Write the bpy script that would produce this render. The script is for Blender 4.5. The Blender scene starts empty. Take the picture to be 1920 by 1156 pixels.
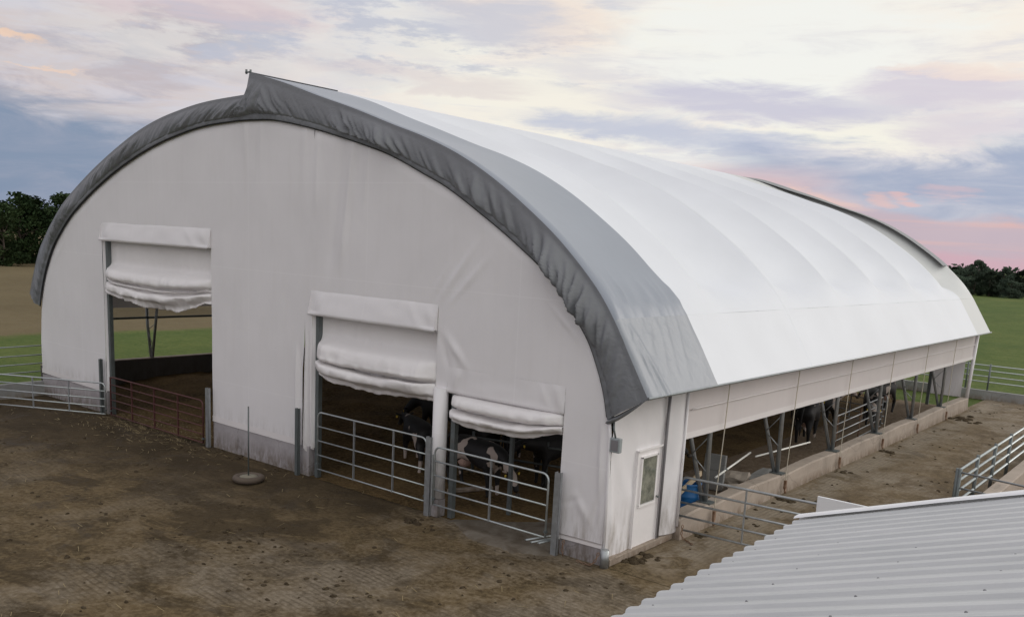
import bpy, bmesh, math, random
from mathutils import Vector, Matrix, noise
from math import sin, cos, pi, radians
random.seed(7)
sc = bpy.context.scene
COL = sc.collection
V = Vector

# ------------------------------------------------------------------ materials
def mat(name):
    m = bpy.data.materials.new(name); m.use_nodes = True
    nt = m.node_tree; b = nt.nodes['Principled BSDF']
    return m, nt, b
def nd(nt, typ, **kw):
    n = nt.nodes.new(typ)
    for k, v in kw.items():
        if k.startswith('i_'):
            key = k[2:]
            key = int(key) if key.isdigit() else key.replace('_', ' ')
            n.inputs[key].default_value = v
        else: setattr(n, k, v)
    return n
def coords(nt, scale=(1, 1, 1), kind='Object', rot=(0, 0, 0)):
    tc = nd(nt, 'ShaderNodeTexCoord'); mp = nd(nt, 'ShaderNodeMapping')
    mp.inputs['Scale'].default_value = scale; mp.inputs['Rotation'].default_value = rot
    if kind == 'World':
        g = nd(nt, 'ShaderNodeNewGeometry'); nt.links.new(g.outputs['Position'], mp.inputs['Vector'])
    else: nt.links.new(tc.outputs[kind], mp.inputs['Vector'])
    return mp.outputs[0]
def noi(nt, vec, scale, detail=4, rough=.55, dist=0):
    n = nd(nt, 'ShaderNodeTexNoise', i_Scale=scale, i_Detail=detail, i_Roughness=rough, i_Distortion=dist)
    if vec: nt.links.new(vec, n.inputs['Vector'])
    return n.outputs['Fac']
def ramp(nt, fac, stops, interp='LINEAR'):
    r = nd(nt, 'ShaderNodeValToRGB'); cr = r.color_ramp; cr.interpolation = interp
    while len(cr.elements) < len(stops): cr.elements.new(.5)
    for e, (p, c) in zip(cr.elements, stops):
        e.position = p
        if isinstance(c, (int, float)): c = (c, c, c)
        e.color = (*c, 1)
    nt.links.new(fac, r.inputs[0]); return r.outputs[0]
def mix(nt, fac, a, b, mode='MIX'):
    m = nd(nt, 'ShaderNodeMix', data_type='RGBA', blend_type=mode)
    for s, x in ((0, fac), (6, a), (7, b)):
        if isinstance(x, (int, float)): m.inputs[s].default_value = x
        elif isinstance(x, tuple): m.inputs[s].default_value = (*x, 1) if len(x) == 3 else x
        else: nt.links.new(x, m.inputs[s])
    return m.outputs[2]
def mth(nt, op, a, b=None, c=None, clamp=False):
    m = nd(nt, 'ShaderNodeMath', operation=op, use_clamp=clamp)
    for i, x in enumerate((a, b, c)):
        if x is None: continue
        if isinstance(x, (int, float)): m.inputs[i].default_value = x
        else: nt.links.new(x, m.inputs[i])
    return m.outputs[0]
def bump(nt, b, h, strength=.3, dist=.02):
    n = nd(nt, 'ShaderNodeBump', i_Strength=strength, i_Distance=dist)
    nt.links.new(h, n.inputs['Height']); nt.links.new(n.outputs[0], b.inputs['Normal']); return n

def fabric(name, col, dirt=.0, rough=.45, transl=.12, bscale=2.2, bstr=.25, wrinkle=(1, 1, 1), spec=.5):
    m, nt, b = mat(name)
    v = coords(nt, (1, 1, 1), 'World')
    n1 = noi(nt, v, .5, 5); n2 = noi(nt, v, 6, 6, .6)
    c = mix(nt, ramp(nt, n1, [(.3, 0), (.75, 1)]), tuple(x*.93 for x in col), col)
    # splash dirt near the bottom hem, where boots and manure reach it
    g = nd(nt, 'ShaderNodeNewGeometry'); sx = nd(nt, 'ShaderNodeSeparateXYZ'); nt.links.new(g.outputs['Position'], sx.inputs[0])
    if dirt > 0:
        h = mth(nt, 'SUBTRACT', 1.0, mth(nt, 'DIVIDE', sx.outputs['Z'], 1.3), clamp=True)
        vs = coords(nt, (2.5, 2.5, .5), 'World')
        d = mth(nt, 'MULTIPLY', h, ramp(nt, noi(nt, vs, 2.2, 7, .7), [(.42, 0), (.68, 1)]))
        c = mix(nt, mth(nt, 'MULTIPLY', d, dirt, clamp=True), c, (.20, .15, .09))
        fine = ramp(nt, noi(nt, coords(nt, (3, 3, .35), 'World'), 1.4, 6, .6), [(.5, 0), (.85, 1)])
        c = mix(nt, mth(nt, 'MULTIPLY', fine, .07), c, (.42, .37, .30))
    if name == 'white_wall_fabric':
        sm = None
        for sock, vals in ((sx.outputs['Z'], (7.22, 5.02, 1.92)), (sx.outputs['X'], (-20.4, -15.9, -11.4, -6.9, -2.4))):
            for q in vals:
                dd = mth(nt, 'SUBTRACT', 1, mth(nt, 'DIVIDE', mth(nt, 'ABSOLUTE', mth(nt, 'SUBTRACT', sock, q)), .022), clamp=True)
                sm = dd if sm is None else mth(nt, 'MAXIMUM', sm, dd)
        c = mix(nt, mth(nt, 'MULTIPLY', sm, .35), c, (.93, .91, .92))
    nt.links.new(c, b.inputs['Base Color']); b.inputs['Roughness'].default_value = rough
    b.inputs['Specular IOR Level'].default_value = spec
    vb = coords(nt, wrinkle, 'World')
    bump(nt, b, mth(nt, 'ADD', noi(nt, vb, bscale, 5, .5, .6), mth(nt, 'MULTIPLY', n2, .12)), bstr, .05)
    if transl:
        tr = nd(nt, 'ShaderNodeBsdfTranslucent'); nt.links.new(c, tr.inputs[0])
        mx = nd(nt, 'ShaderNodeMixShader', i_0=transl)
        out = [n for n in nt.nodes if n.type == 'OUTPUT_MATERIAL'][0]
        nt.links.new(b.outputs[0], mx.inputs[1]); nt.links.new(tr.outputs[0], mx.inputs[2]); nt.links.new(mx.outputs[0], out.inputs[0])
    return m
M = {}
M['white_wall'] = fabric('white_wall_fabric', (.86, .835, .845), dirt=.8, transl=.07, wrinkle=(1, 1, .55), bstr=.22)
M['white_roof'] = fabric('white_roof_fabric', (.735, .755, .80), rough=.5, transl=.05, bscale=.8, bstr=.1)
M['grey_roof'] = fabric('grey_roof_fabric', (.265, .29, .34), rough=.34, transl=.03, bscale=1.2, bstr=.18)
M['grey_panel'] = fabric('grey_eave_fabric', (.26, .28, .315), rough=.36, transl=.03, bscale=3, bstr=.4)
M['far_roof'] = fabric('lit_grey_roof_fabric', (.60, .61, .60), rough=.4, transl=.05, bscale=1, bstr=.15)  # same grey cloth as the front bay; far-end light is put into this paler colour
M['grey_flap'] = fabric('dark_grey_flap_fabric', (.170, .176, .188), rough=.36, transl=.0, bscale=5, bstr=.35)
M['skirt'] = fabric('side_skirt_fabric', (.76, .705, .70), dirt=0, transl=.10, wrinkle=(1, .8, .35), bstr=.25)
M['door_cloth'] = fabric('door_curtain_fabric', (.90, .87, .865), transl=.10, wrinkle=(.5, 1, 1.6), bscale=3, bstr=.3)
M['side_wall'] = fabric('side_wall_fabric', (.91, .885, .90), dirt=.9, transl=.06, wrinkle=(1, 1, .7), bstr=.3)

def metal(name, col, rough=.42, metallic=.75, rust=0, vari=.25):
    m, nt, b = mat(name); v = coords(nt, (1, 1, 1), 'World')
    n = noi(nt, v, 9, 5, .65)
    c = mix(nt, ramp(nt, n, [(.3, 0), (.7, 1)]), tuple(x*(1-vari) for x in col), col)
    if rust:
        r = ramp(nt, noi(nt, v, 3.5, 7, .7), [(.62-.3*rust, 0), (.70-.25*rust, 1)])
        c = mix(nt, mth(nt, 'MULTIPLY', r, min(1, rust+.2)), c, (.13, .06, .03))
    nt.links.new(c, b.inputs['Base Color']); b.inputs['Metallic'].default_value = metallic
    nt.links.new(ramp(nt, n, [(.2, rough-.08), (.8, rough+.12)]), b.inputs['Roughness'])
    return m
M['galv'] = metal('galvanised_steel', (.42, .44, .45), .42, .7)
M['galv_bright'] = metal('bright_galvanised_tube', (.52, .56, .56), .36, .65)
M['steel_dark'] = metal('weathered_steel', (.16, .18, .18), .5, .5, .1)
M['red_tube'] = metal('red_painted_tube', (.10, .034, .032), .6, .1, .3)
M['rust'] = metal('rusty_chain', (.33, .22, .15), .7, .4, .5)

def concrete(name, col, dirtcol=(.12, .09, .06), dirt_h=.5, sc=1., base_z=0.):
    m, nt, b = mat(name); v = coords(nt, (1, 1, 1), 'World')
    n1 = noi(nt, v, 1.3*sc, 6, .6); n2 = noi(nt, v, 14, 6, .7)
    c = mix(nt, ramp(nt, n1, [(.3, 0), (.7, 1)]), tuple(x*.72 for x in col), col)
    c = mix(nt, mth(nt, 'MULTIPLY', ramp(nt, n2, [(.45, 0), (.7, 1)]), .25), c, tuple(x*.6 for x in col))
    g = nd(nt, 'ShaderNodeNewGeometry'); sx = nd(nt, 'ShaderNodeSeparateXYZ'); nt.links.new(g.outputs['Position'], sx.inputs[0])
    zz = mth(nt, 'DIVIDE', mth(nt, 'SUBTRACT', sx.outputs['Z'], base_z), dirt_h)
    h = mth(nt, 'SUBTRACT', 1.15, zz, clamp=True)
    d = mth(nt, 'MULTIPLY', h, ramp(nt, noi(nt, coords(nt, (2, 2, .8), 'World'), 3, 7, .7), [(.35, 0), (.6, 1)]))
    c = mix(nt, mth(nt, 'MULTIPLY', d, .85, clamp=True), c, dirtcol)
    # hairline cracks
    vo = nd(nt, 'ShaderNodeTexVoronoi', feature='DISTANCE_TO_EDGE', i_Scale=.9)
    nt.links.new(mix(nt, .25, v, nd2(nt, v)), vo.inputs['Vector'])
    cr = ramp(nt, vo.outputs['Distance'], [(0, 1), (.012, 0)])
    c = mix(nt, mth(nt, 'MULTIPLY', cr, .35), c, (.06, .05, .04))
    nt.links.new(c, b.inputs['Base Color']); b.inputs['Roughness'].default_value = .88
    bump(nt, b, n2, .5, .01); return m
def nd2(nt, v):
    n = nd(nt, 'ShaderNodeTexNoise', i_Scale=3., i_Detail=4.); nt.links.new(v, n.inputs['Vector']); return n.outputs['Color']
M['concrete'] = concrete('foundation_concrete', (.42, .39, .40))
M['curb'] = concrete('curb_concrete', (.42, .35, .29), (.16, .11, .07), .22)
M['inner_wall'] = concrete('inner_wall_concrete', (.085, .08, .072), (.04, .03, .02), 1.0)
M['slab'] = concrete('grey_slab_concrete', (.34, .34, .33), (.2, .16, .12), .2)
M['stone'] = concrete('broken_concrete', (.42, .36, .30), (.2, .15, .1), .2)

def simple(name, col, rough=.6, metallic=0, vari=.15, sc=8, bmp=0):
    m, nt, b = mat(name); v = coords(nt, (1, 1, 1), 'World'); n = noi(nt, v, sc, 5, .6)
    nt.links.new(mix(nt, n, tuple(x*(1-vari) for x in col), tuple(min(1, x*(1+vari)) for x in col)), b.inputs['Base Color'])
    b.inputs['Roughness'].default_value = rough; b.inputs['Metallic'].default_value = metallic
    if bmp: bump(nt, b, n, bmp, .02)
    return m
M['rope'] = simple('tan_strap', (.50, .45, .36), .8)
M['rope_edge'] = simple('black_hem_rope', (.012, .012, .014), .7)
M['blue'] = simple('blue_plastic', (.02, .13, .34), .4)
M['pvc'] = simple('white_plastic_pipe', (.80, .79, .74), .4)
M['wood'] = simple('pale_timber', (.50, .40, .27), .75, sc=14)
M['door_white'] = simple('white_door_paint', (.86, .83, .83), .4, vari=.05)
M['trim_grey'] = simple('grey_edge_trim', (.20, .19, .20), .5)
M['box_grey'] = simple('grey_box', (.30, .33, .34), .45)
M['rubber'] = simple('weathered_rubber', (.105, .080, .060), .85, bmp=.4)
M['tire_fill'] = simple('concrete_filling', (.23, .21, .16), .9, bmp=.3)
M['screw'] = simple('screw_head', (.18, .18, .19), .5)
M['tag_yellow'] = simple('yellow_ear_tag', (.75, .55, .08), .5)
M['bark'] = simple('tree_bark', (.06, .045, .035), .9, sc=5, bmp=.5)
M['hoof'] = simple('hoof_horn', (.05, .04, .03), .6)
M['hem_white'] = fabric('hem_fabric', (.83, .79, .785), transl=.05)

m, nt, b = mat('window_glass'); b.inputs['Base Color'].default_value = (.10, .115, .085, 1); b.inputs['Roughness'].default_value = .12
v = coords(nt, (1, 1, 1), 'World'); n = noi(nt, v, 5, 5, .7)
nt.links.new(ramp(nt, n, [(.3, (.09, .10, .085)), (.7, (.33, .33, .27))]), b.inputs['Base Color']); M['glass'] = m

# ribbed roof sheet
m, nt, b = mat('ribbed_white_metal'); v = coords(nt, (1, 1, 1), 'World')
n = noi(nt, coords(nt, (.6, 3, 1), 'World'), 1.2, 6, .65); n2 = noi(nt, v, 30, 4, .7)
c = ramp(nt, n, [(.25, (.45, .46, .465)), (.75, (.56, .565, .57))])
c = mix(nt, mth(nt, 'MULTIPLY', ramp(nt, n2, [(.55, 0), (.75, 1)]), .12), c, (.3, .3, .31))
nt.links.new(c, b.inputs['Base Color']); b.inputs['Roughness'].default_value = .42; b.inputs['Metallic'].default_value = .1; M['ribbed'] = m
M['trim_white'] = simple('white_trim_metal', (.78, .78, .80), .4, vari=.05)

# yard : manure film over grooved concrete
def mapr_(nt, val, a, b2):
    n_ = nd(nt, 'ShaderNodeMapRange', interpolation_type='SMOOTHSTEP'); nt.links.new(val, n_.inputs[0]); n_.inputs[1].default_value = a; n_.inputs[2].default_value = b2; return n_.outputs[0]
def yard_mat(name, pale=.42, groove_rot=0., alley=False):
    m, nt, b = mat(name); v = coords(nt, (1, 1, 1), 'World')
    big = noi(nt, v, .23, 6, .6, .3); med = noi(nt, v, 1.1, 7, .65, .4); fine = noi(nt, v, 9, 7, .72)
    dark = ramp(nt, med, [(.28, (.034, .023, .010)), (.49, (.088, .060, .029)), (.70, (.155, .110, .057))])
    mud = mix(nt, mth(nt, 'MULTIPLY', ramp(nt, fine, [(.40, 0), (.66, 1)]), .7), dark, (.20, .150, .082))
    crumb = noi(nt, coords(nt, (1, 1.35, 1), 'World'), 4.2, 8, .75, .6)
    mud = mix(nt, mth(nt, 'MULTIPLY', ramp(nt, crumb, [(.30, 1), (.44, 0)]), .65), mud, (.034, .024, .013))
    mud = mix(nt, mth(nt, 'MULTIPLY', ramp(nt, crumb, [(.58, 0), (.70, 1)]), .4), mud, (.20, .165, .115))
    conc = ramp(nt, fine, [(.3, (.155, .125, .088)), (.7, (.27, .225, .168))])
    # cast grooves in the slab
    wv = nd(nt, 'ShaderNodeTexBrick', i_Scale=1.0); wv.inputs['Mortar Size'].default_value = .022
    wv.inputs['Brick Width'].default_value = 2.7; wv.inputs['Row Height'].default_value = .115; wv.inputs['Mortar Smooth'].default_value = .35
    wv.inputs['Color1'].default_value = (1, 1, 1, 1); wv.inputs['Color2'].default_value = (.9, .9, .9, 1); wv.inputs['Mortar'].default_value = (.25, .22, .2, 1)
    cv = nd(nt, 'ShaderNodeMapping'); cv.inputs['Rotation'].default_value = (0, 0, groove_rot)
    g = nd(nt, 'ShaderNodeNewGeometry'); nt.links.new(g.outputs['Position'], cv.inputs['Vector']); nt.links.new(cv.outputs[0], wv.inputs['Vector'])
    conc = mix(nt, mth(nt, 'MULTIPLY', ramp(nt, noi(nt, v, .9, 5, .6), [(.4, .15), (.62, 1)]), .5), conc, wv.outputs['Color'], 'MULTIPLY')
    conc = mix(nt, mth(nt, 'MULTIPLY', ramp(nt, noi(nt, v, 5.5, 8, .75, .5), [(.38, 1), (.52, 0)]), .6), conc, (.07, .053, .034))
    f = mth(nt, 'ADD', mth(nt, 'MULTIPLY', big, .55), mth(nt, 'ADD', mth(nt, 'MULTIPLY', med, .3), mth(nt, 'MULTIPLY', fine, .15)))
    sxy = nd(nt, 'ShaderNodeSeparateXYZ'); nt.links.new(g.outputs['Position'], sxy.inputs[0])
    if not alley:
        # scraped clean beside the small door : pale slab patch
        dx = mth(nt, 'MULTIPLY', mth(nt, 'ADD', sxy.outputs['X'], 2.2), .42); dy = mth(nt, 'MULTIPLY', mth(nt, 'SUBTRACT', sxy.outputs['Y'], .25), .75)
        dd = mth(nt, 'ADD', mth(nt, 'MULTIPLY', dx, dx), mth(nt, 'MULTIPLY', dy, dy))
        f = mth(nt, 'ADD', f, mth(nt, 'MULTIPLY', mth(nt, 'SUBTRACT', 1, dd, clamp=True), .16))
        dx = mth(nt, 'MULTIPLY', mth(nt, 'ADD', sxy.outputs['X'], 3.5), .3); dy = mth(nt, 'MULTIPLY', mth(nt, 'ADD', sxy.outputs['Y'], 4.6), .45)
        dd = mth(nt, 'ADD', mth(nt, 'MULTIPLY', dx, dx), mth(nt, 'MULTIPLY', dy, dy))
        f = mth(nt, 'ADD', f, mth(nt, 'MULTIPLY', mth(nt, 'SUBTRACT', 1, dd, clamp=True), .085))
    k = ramp(nt, f, [(pale, 0), (pale+.11, 1)])
    k = mth(nt, 'MULTIPLY', k, .9)
    if not alley:
        # trodden, deeper manure in front of the two big doorways
        near = mth(nt, 'MULTIPLY', mapr_(nt, mth(nt, 'ADD', mth(nt, 'ADD', sxy.outputs['Y'], mth(nt, 'MULTIPLY', sxy.outputs['X'], -.16)), mth(nt, 'MULTIPLY', big, 3.6)), -1.6, 2.6), mapr_(nt, mth(nt, 'ADD', sxy.outputs['X'], mth(nt, 'MULTIPLY', med, 1.5)), -3.4, -5.2))
        k = mth(nt, 'MULTIPLY', k, mth(nt, 'SUBTRACT', 1, near))
        mud = mix(nt, mth(nt, 'MULTIPLY', near, .66), mud, (.036, .025, .013))
        mud = mix(nt, mth(nt, 'MULTIPLY', ramp(nt, noi(nt, coords(nt, (1, 1.8, 1), 'World'), .42, 6, .62, .8), [(.49, 0), (.57, 1)]), .68), mud, (.040, .028, .014))
        farl = mapr_(nt, sxy.outputs['X'], -4.5, -9.5); k = mth(nt, 'MULTIPLY', k, mth(nt, 'SUBTRACT', 1, mth(nt, 'MULTIPLY', farl, .45)))
    else:
        yy = mapr_(nt, mth(nt, 'ADD', sxy.outputs['Y'], mth(nt, 'MULTIPLY', med, 2.6)), 1.3, 3.0)
        heap = mth(nt, 'MULTIPLY', mapr_(nt, noi(nt, coords(nt, (1.6, .7, 1), 'World'), .55, 6, .65, .5), .50, .62), mapr_(nt, sxy.outputs['X'], .5, 1.3))
        k = mth(nt, 'MULTIPLY', k, mth(nt, 'SUBTRACT', 1, heap)); mud = mix(nt, mth(nt, 'MULTIPLY', mth(nt, 'MULTIPLY', heap, yy), .6), mud, (.055, .038, .021))
        mud = mix(nt, mth(nt, 'MULTIPLY', yy, .2), mud, (.25, .19, .13))
        band = mth(nt, 'MULTIPLY', mapr_(nt, sxy.outputs['X'], .25, .5), mapr_(nt, mth(nt, 'ADD', sxy.outputs['X'], mth(nt, 'MULTIPLY', med, 1.2)), 2.3, 1.5)); k = mth(nt, 'MAXIMUM', k, mth(nt, 'MULTIPLY', band, ramp(nt, med, [(.38, 0), (.5, .9)])))
        k = mth(nt, 'MULTIPLY', k, mth(nt, 'ADD', mth(nt, 'MULTIPLY', yy, .85), .15))
        conc = mix(nt, .35, conc, (.34, .29, .23))
    c = mix(nt, k, mud, conc)
    wet = ramp(nt, noi(nt, v, .7, 7, .68, .8), [(.54, 0), (.66, 1)])
    c = mix(nt, mth(nt, 'MULTIPLY', wet, .5), c, (.045, .033, .020))
    nt.links.new(c, b.inputs['Base Color'])
    nt.links.new(ramp(nt, wet, [(0, .92), (1, .7)]), b.inputs['Roughness'])
    b.inputs['Specular IOR Level'].default_value = .2
    hh = mth(nt, 'ADD', mth(nt, 'MULTIPLY', med, 1.0), mth(nt, 'MULTIPLY', fine, .5))
    hh = mth(nt, 'ADD', hh, mth(nt, 'MULTIPLY', mth(nt, 'MULTIPLY', k, wv.outputs['Fac']), -.25))
    bump(nt, b, hh, .8, .05); return m
M['yard'] = yard_mat('manure_covered_yard', .48, radians(5))
M['alley'] = yard_mat('grooved_alley_concrete', .455, radians(90), alley=True)
def soil(name, a, bcol, c3, s=1., bs=.8):
    m, nt, b = mat(name); v = coords(nt, (1, 1, 1), 'World')
    n1 = noi(nt, v, .12*s, 6, .6, .4); n2 = noi(nt, v, 2.2*s, 8, .7)
    c = mix(nt, ramp(nt, n1, [(.35, 0), (.65, 1)]), a, bcol)
    c = mix(nt, ramp(nt, n2, [(.4, 0), (.75, 1)]), c, c3)
    nt.links.new(c, b.inputs['Base Color']); b.inputs['Roughness'].default_value = .95; b.inputs['Specular IOR Level'].default_value = .1
    bump(nt, b, n2, bs, .1); return m
M['bedding'] = soil('straw_bedding', (.045, .029, .014), (.155, .102, .046), (.24, .165, .08), 5)
M['dirt_floor'] = soil('barn_dirt_floor', (.11, .080, .054), (.20, .150, .105), (.24, .185, .135), 2)
M['clod'] = soil('manure_lump', (.042, .030, .018), (.078, .058, .036), (.11, .085, .055), 6)

# land : brown tilled soil to the west, meadow to the north
m, nt, b = mat('farmland'); v = coords(nt, (1, 1, 1), 'World')
g = nd(nt, 'ShaderNodeNewGeometry'); s = nd(nt, 'ShaderNodeSeparateXYZ'); nt.links.new(g.outputs['Position'], s.inputs[0])
X, Y = s.outputs['X'], s.outputs['Y']
wob = noi(nt, v, .09, 5, .6); wob2 = noi(nt, v, .9, 5, .6)
n1 = noi(nt, v, .05, 6, .6, .5); n2 = noi(nt, v, .7, 8, .72); 
rows = nd(nt, 'ShaderNodeTexWave', i_Scale=.35, i_Distortion=2.5, i_Detail=3.0); rows.bands_direction = 'X'
mp = coords(nt, (1, 1, 1), 'World', (0, 0, radians(20))); nt.links.new(mp, rows.inputs['Vector'])
soilc = mix(nt, ramp(nt, n1, [(.35, 0), (.65, 1)]), (.115, .083, .046), (.165, .125, .072))
soilc = mix(nt, mth(nt, 'MULTIPLY', rows.outputs['Fac'], .5), soilc, (.16, .15, .085))
soilc = mix(nt, ramp(nt, n2, [(.45, 0), (.8, .6)]), soilc, (.17, .14, .085))
grass = mix(nt, ramp(nt, n1, [(.3, 0), (.7, 1)]), (.075, .115, .028), (.155, .165, .052))
grass = mix(nt, ramp(nt, noi(nt, v, 5, 6, .75), [(.40, .75), (.56, 0)]), grass, (.04, .085, .018))
grass = mix(nt, ramp(nt, n2, [(.4, 0), (.8, .8)]), grass, (.16, .19, .06))
lim = mth(nt, 'ADD', X, mth(nt, 'MULTIPLY', mth(nt, 'ADD', wob, mth(nt, 'MULTIPLY', wob2, .3)), 9.0))   # x + wobble
isl = ramp(nt, mth(nt, 'MULTIPLY', mth(nt, 'ADD', lim, 36.0), .45, clamp=True), [(0, 1), (1, 0)])  # 1 where x < about -36
ang = mth(nt, 'ADD', mth(nt, 'MULTIPLY', Y, .75), X)       # soil only towards the west
isn = ramp(nt, mth(nt, 'MULTIPLY', mth(nt, 'SUBTRACT', ang, 45), .08, clamp=True), [(0, 1), (1, 0)])
k = mth(nt, 'MULTIPLY', isl, isn)
c = mix(nt, k, grass, soilc)
gb = ramp(nt, noi(nt, coords(nt, (1, .35, 1), 'World'), .16, 7, .7), [(.35, 0), (.7, 1)])
c = mix(nt, mth(nt, 'MULTIPLY', mth(nt, 'MULTIPLY', gb, mth(nt, 'SUBTRACT', 1, k)), .7), c, (.052, .090, .026))
nt.links.new(c, b.inputs['Base Color']); b.inputs['Roughness'].default_value = .95; b.inputs['Specular IOR Level'].default_value = .1
bump(nt, b, n2, 1, .25); M['land'] = m
def leafmat(name, a, c2):
    m, nt, b = mat(name)
    oi = nd(nt, 'ShaderNodeObjectInfo'); v = coords(nt, (1, 1, 1), 'World')
    n = noi(nt, v, .35, 4, .6)
    c = mix(nt, ramp(nt, n, [(.35, 0), (.65, 1)]), a, c2)
    hs = nd(nt, 'ShaderNodeHueSaturation'); nt.links.new(c, hs.inputs['Color'])
    nt.links.new(ramp(nt, oi.outputs['Random'], [(0, .7), (1, 1.25)]), hs.inputs['Value'])
    nt.links.new(hs.outputs[0], b.inputs['Base Color']); b.inputs['Roughness'].default_value = .8; b.inputs['Specular IOR Level'].default_value = .15
    return m
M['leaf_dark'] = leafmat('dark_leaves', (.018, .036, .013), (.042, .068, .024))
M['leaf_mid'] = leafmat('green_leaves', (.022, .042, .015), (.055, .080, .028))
M['leaf_far'] = leafmat('hazy_far_leaves', (.040, .062, .042), (.062, .085, .055))  # distance haze is mixed into this paler leaf colour
M['grass'] = leafmat('grass_blades', (.075, .135, .03), (.15, .20, .055))

def cow_mat(name, thr, seed, leg_white=False):
    m, nt, b = mat(name); tc = nd(nt, 'ShaderNodeTexCoord'); mp = nd(nt, 'ShaderNodeMapping')
    mp.inputs['Location'].default_value = (seed*3.1, seed*1.7, seed*.9); nt.links.new(tc.outputs['Object'], mp.inputs['Vector'])
    n = noi(nt, mp.outputs[0], 1.9, 2.5, .5, .35)
    w = ramp(nt, n, [(thr, 0), (thr+.015, 1)])
    s = nd(nt, 'ShaderNodeSeparateXYZ'); nt.links.new(tc.outputs['Object'], s.inputs[0])
    low = ramp(nt, mth(nt, 'ADD', s.outputs['Z'], mth(nt, 'MULTIPLY', n, .35)), [(.50, 1), (.56, 0)]) if leg_white else None
    if low: w = mth(nt, 'MAXIMUM', w, low)
    c = mix(nt, w, (.009, .008, .008), (.50, .42, .37))
    nt.links.new(c, b.inputs['Base Color']); b.inputs['Roughness'].default_value = .6; return m

# ------------------------------------------------------------------ mesh helpers
class MB:
    def __init__(s): s.v = []; s.f = []; s.sm = []
    def quadgrid(s, rows, smooth=True, closed=False):
        o = len(s.v); nr = len(rows); nc = len(rows[0])
        for r in rows: s.v += [tuple(p) for p in r]
        for i in range(nr-1):
            for j in range(nc-1 if not closed else nc):
                j2 = (j+1) % nc
                s.f.append((o+i*nc+j, o+i*nc+j2, o+(i+1)*nc+j2, o+(i+1)*nc+j)); s.sm.append(smooth)
        return s
    def box(s, c, size, rot=None):
        o = len(s.v); hx, hy, hz = [x/2 for x in size]
        for dx in (-hx, hx):
            for dy in (-hy, hy):
                for dz in (-hz, hz):
                    p = V((dx, dy, dz));
                    if rot: p = rot @ p
                    s.v.append(tuple(V(c)+p))
        for f in ((0, 1, 3, 2), (4, 6, 7, 5), (0, 4, 5, 1), (2, 3, 7, 6), (0, 2, 6, 4), (1, 5, 7, 3)):
            s.f.append(tuple(o+i for i in f)); s.sm.append(False)
        return s
    def bar(s, a, b, w, h, up=V((0, 0, 1))):
        a, b = V(a), V(b); d = (b-a); L = d.length; d.normalize()
        sd = d.cross(up)
        if sd.length < 1e-3: sd = d.cross(V((1, 0, 0)))
        sd.normalize(); u = sd.cross(d)
        R = Matrix((d, sd, u)).transposed()
        return s.box((a+b)/2, (L, w, h), R)
    def tube(s, pts, r, n=8, cap=True, closed=False):
        pts = [V(p) for p in pts]; rs = r if isinstance(r, list) else [r]*len(pts)
        rows = []; prev = None
        for i, p in enumerate(pts):
            if closed: t = pts[(i+1) % len(pts)]-pts[i-1]
            else: t = pts[min(i+1, len(pts)-1)]-pts[max(i-1, 0)]
            t.normalize()
            if prev is None:
                up = V((0, 0, 1)) if abs(t.z) < .9 else V((1, 0, 0)); a = t.cross(up).normalized()
            else: a = (prev-t*prev.dot(t)).normalized()
            prev = a; b2 = t.cross(a)
            rows.append([p+(a*cos(2*pi*k/n)+b2*sin(2*pi*k/n))*rs[i] for k in range(n)])
        if closed: rows.append(rows[0])
        o = len(s.v); s.quadgrid(rows, True, True)
        if cap and not closed:
            s.f.append(tuple(o+k for k in range(n))[::-1]); s.sm.append(False)
            q = o+(len(rows)-1)*n; s.f.append(tuple(q+k for k in range(n))); s.sm.append(False)
        return s
    def lathe(s, prof, c=(0, 0, 0), n=24):
        rows = [[(c[0]+r*cos(2*pi*k/n), c[1]+r*sin(2*pi*k/n), c[2]+z) for k in range(n)] for r, z in prof]
        return s.quadgrid(rows, True, True)
    def poly(s, pts):
        o = len(s.v); s.v += [tuple(p) for p in pts]; s.f.append(tuple(range(o, o+len(pts)))); s.sm.append(False); return s
    def prism(s, pts, d):
        o = len(s.v); n = len(pts); d = V(d); s.v += [tuple(p) for p in pts]+[tuple(V(p)+d) for p in pts]
        s.f.append(tuple(range(o, o+n))); s.f.append(tuple(range(o+2*n-1, o+n-1, -1))); s.sm += [False]*2
        for i in range(n): j = (i+1) % n; s.f.append((o+i, o+j, o+n+j, o+n+i)); s.sm.append(False)
        return s
    def build(s, name, m, parent=None, recalc=False, bevel=0):
        off = V((0, 0, 0)); q = parent
        while q is not None: off += q.location; q = q.parent
        me = bpy.data.meshes.new(name)
        me.from_pydata([tuple(V(p)-off) for p in s.v], [], s.f)
        me.polygons.foreach_set('use_smooth', s.sm)
        if recalc or bevel:
            bm = bmesh.new(); bm.from_mesh(me)
            bmesh.ops.recalc_face_normals(bm, faces=bm.faces)
            if bevel: bmesh.ops.bevel(bm, geom=[e for e in bm.edges], offset=bevel, segments=1, affect='EDGES')
            bm.to_mesh(me); bm.free()
        me.materials.append(M[m] if isinstance(m, str) else m)
        o = bpy.data.objects.new(name, me); COL.objects.link(o); o.parent = parent
        return o
def thing(name, label, cat, loc=(0, 0, 0), group=None):
    o = bpy.data.objects.new(name, None); COL.objects.link(o); o.location = loc; o.empty_display_size = .2
    o['label'] = label; o['category'] = cat
    if group: o['group'] = group
    return o
def tag(o, label, cat, group=None, origin=None):
    o['label'] = label; o['category'] = cat
    if group: o['group'] = group
    if origin is not None:
        off = V(origin); o.data.transform(Matrix.Translation(-off)); o.location = off
    return o
def struct(o, kind='structure'): o['kind'] = kind; return o
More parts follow.
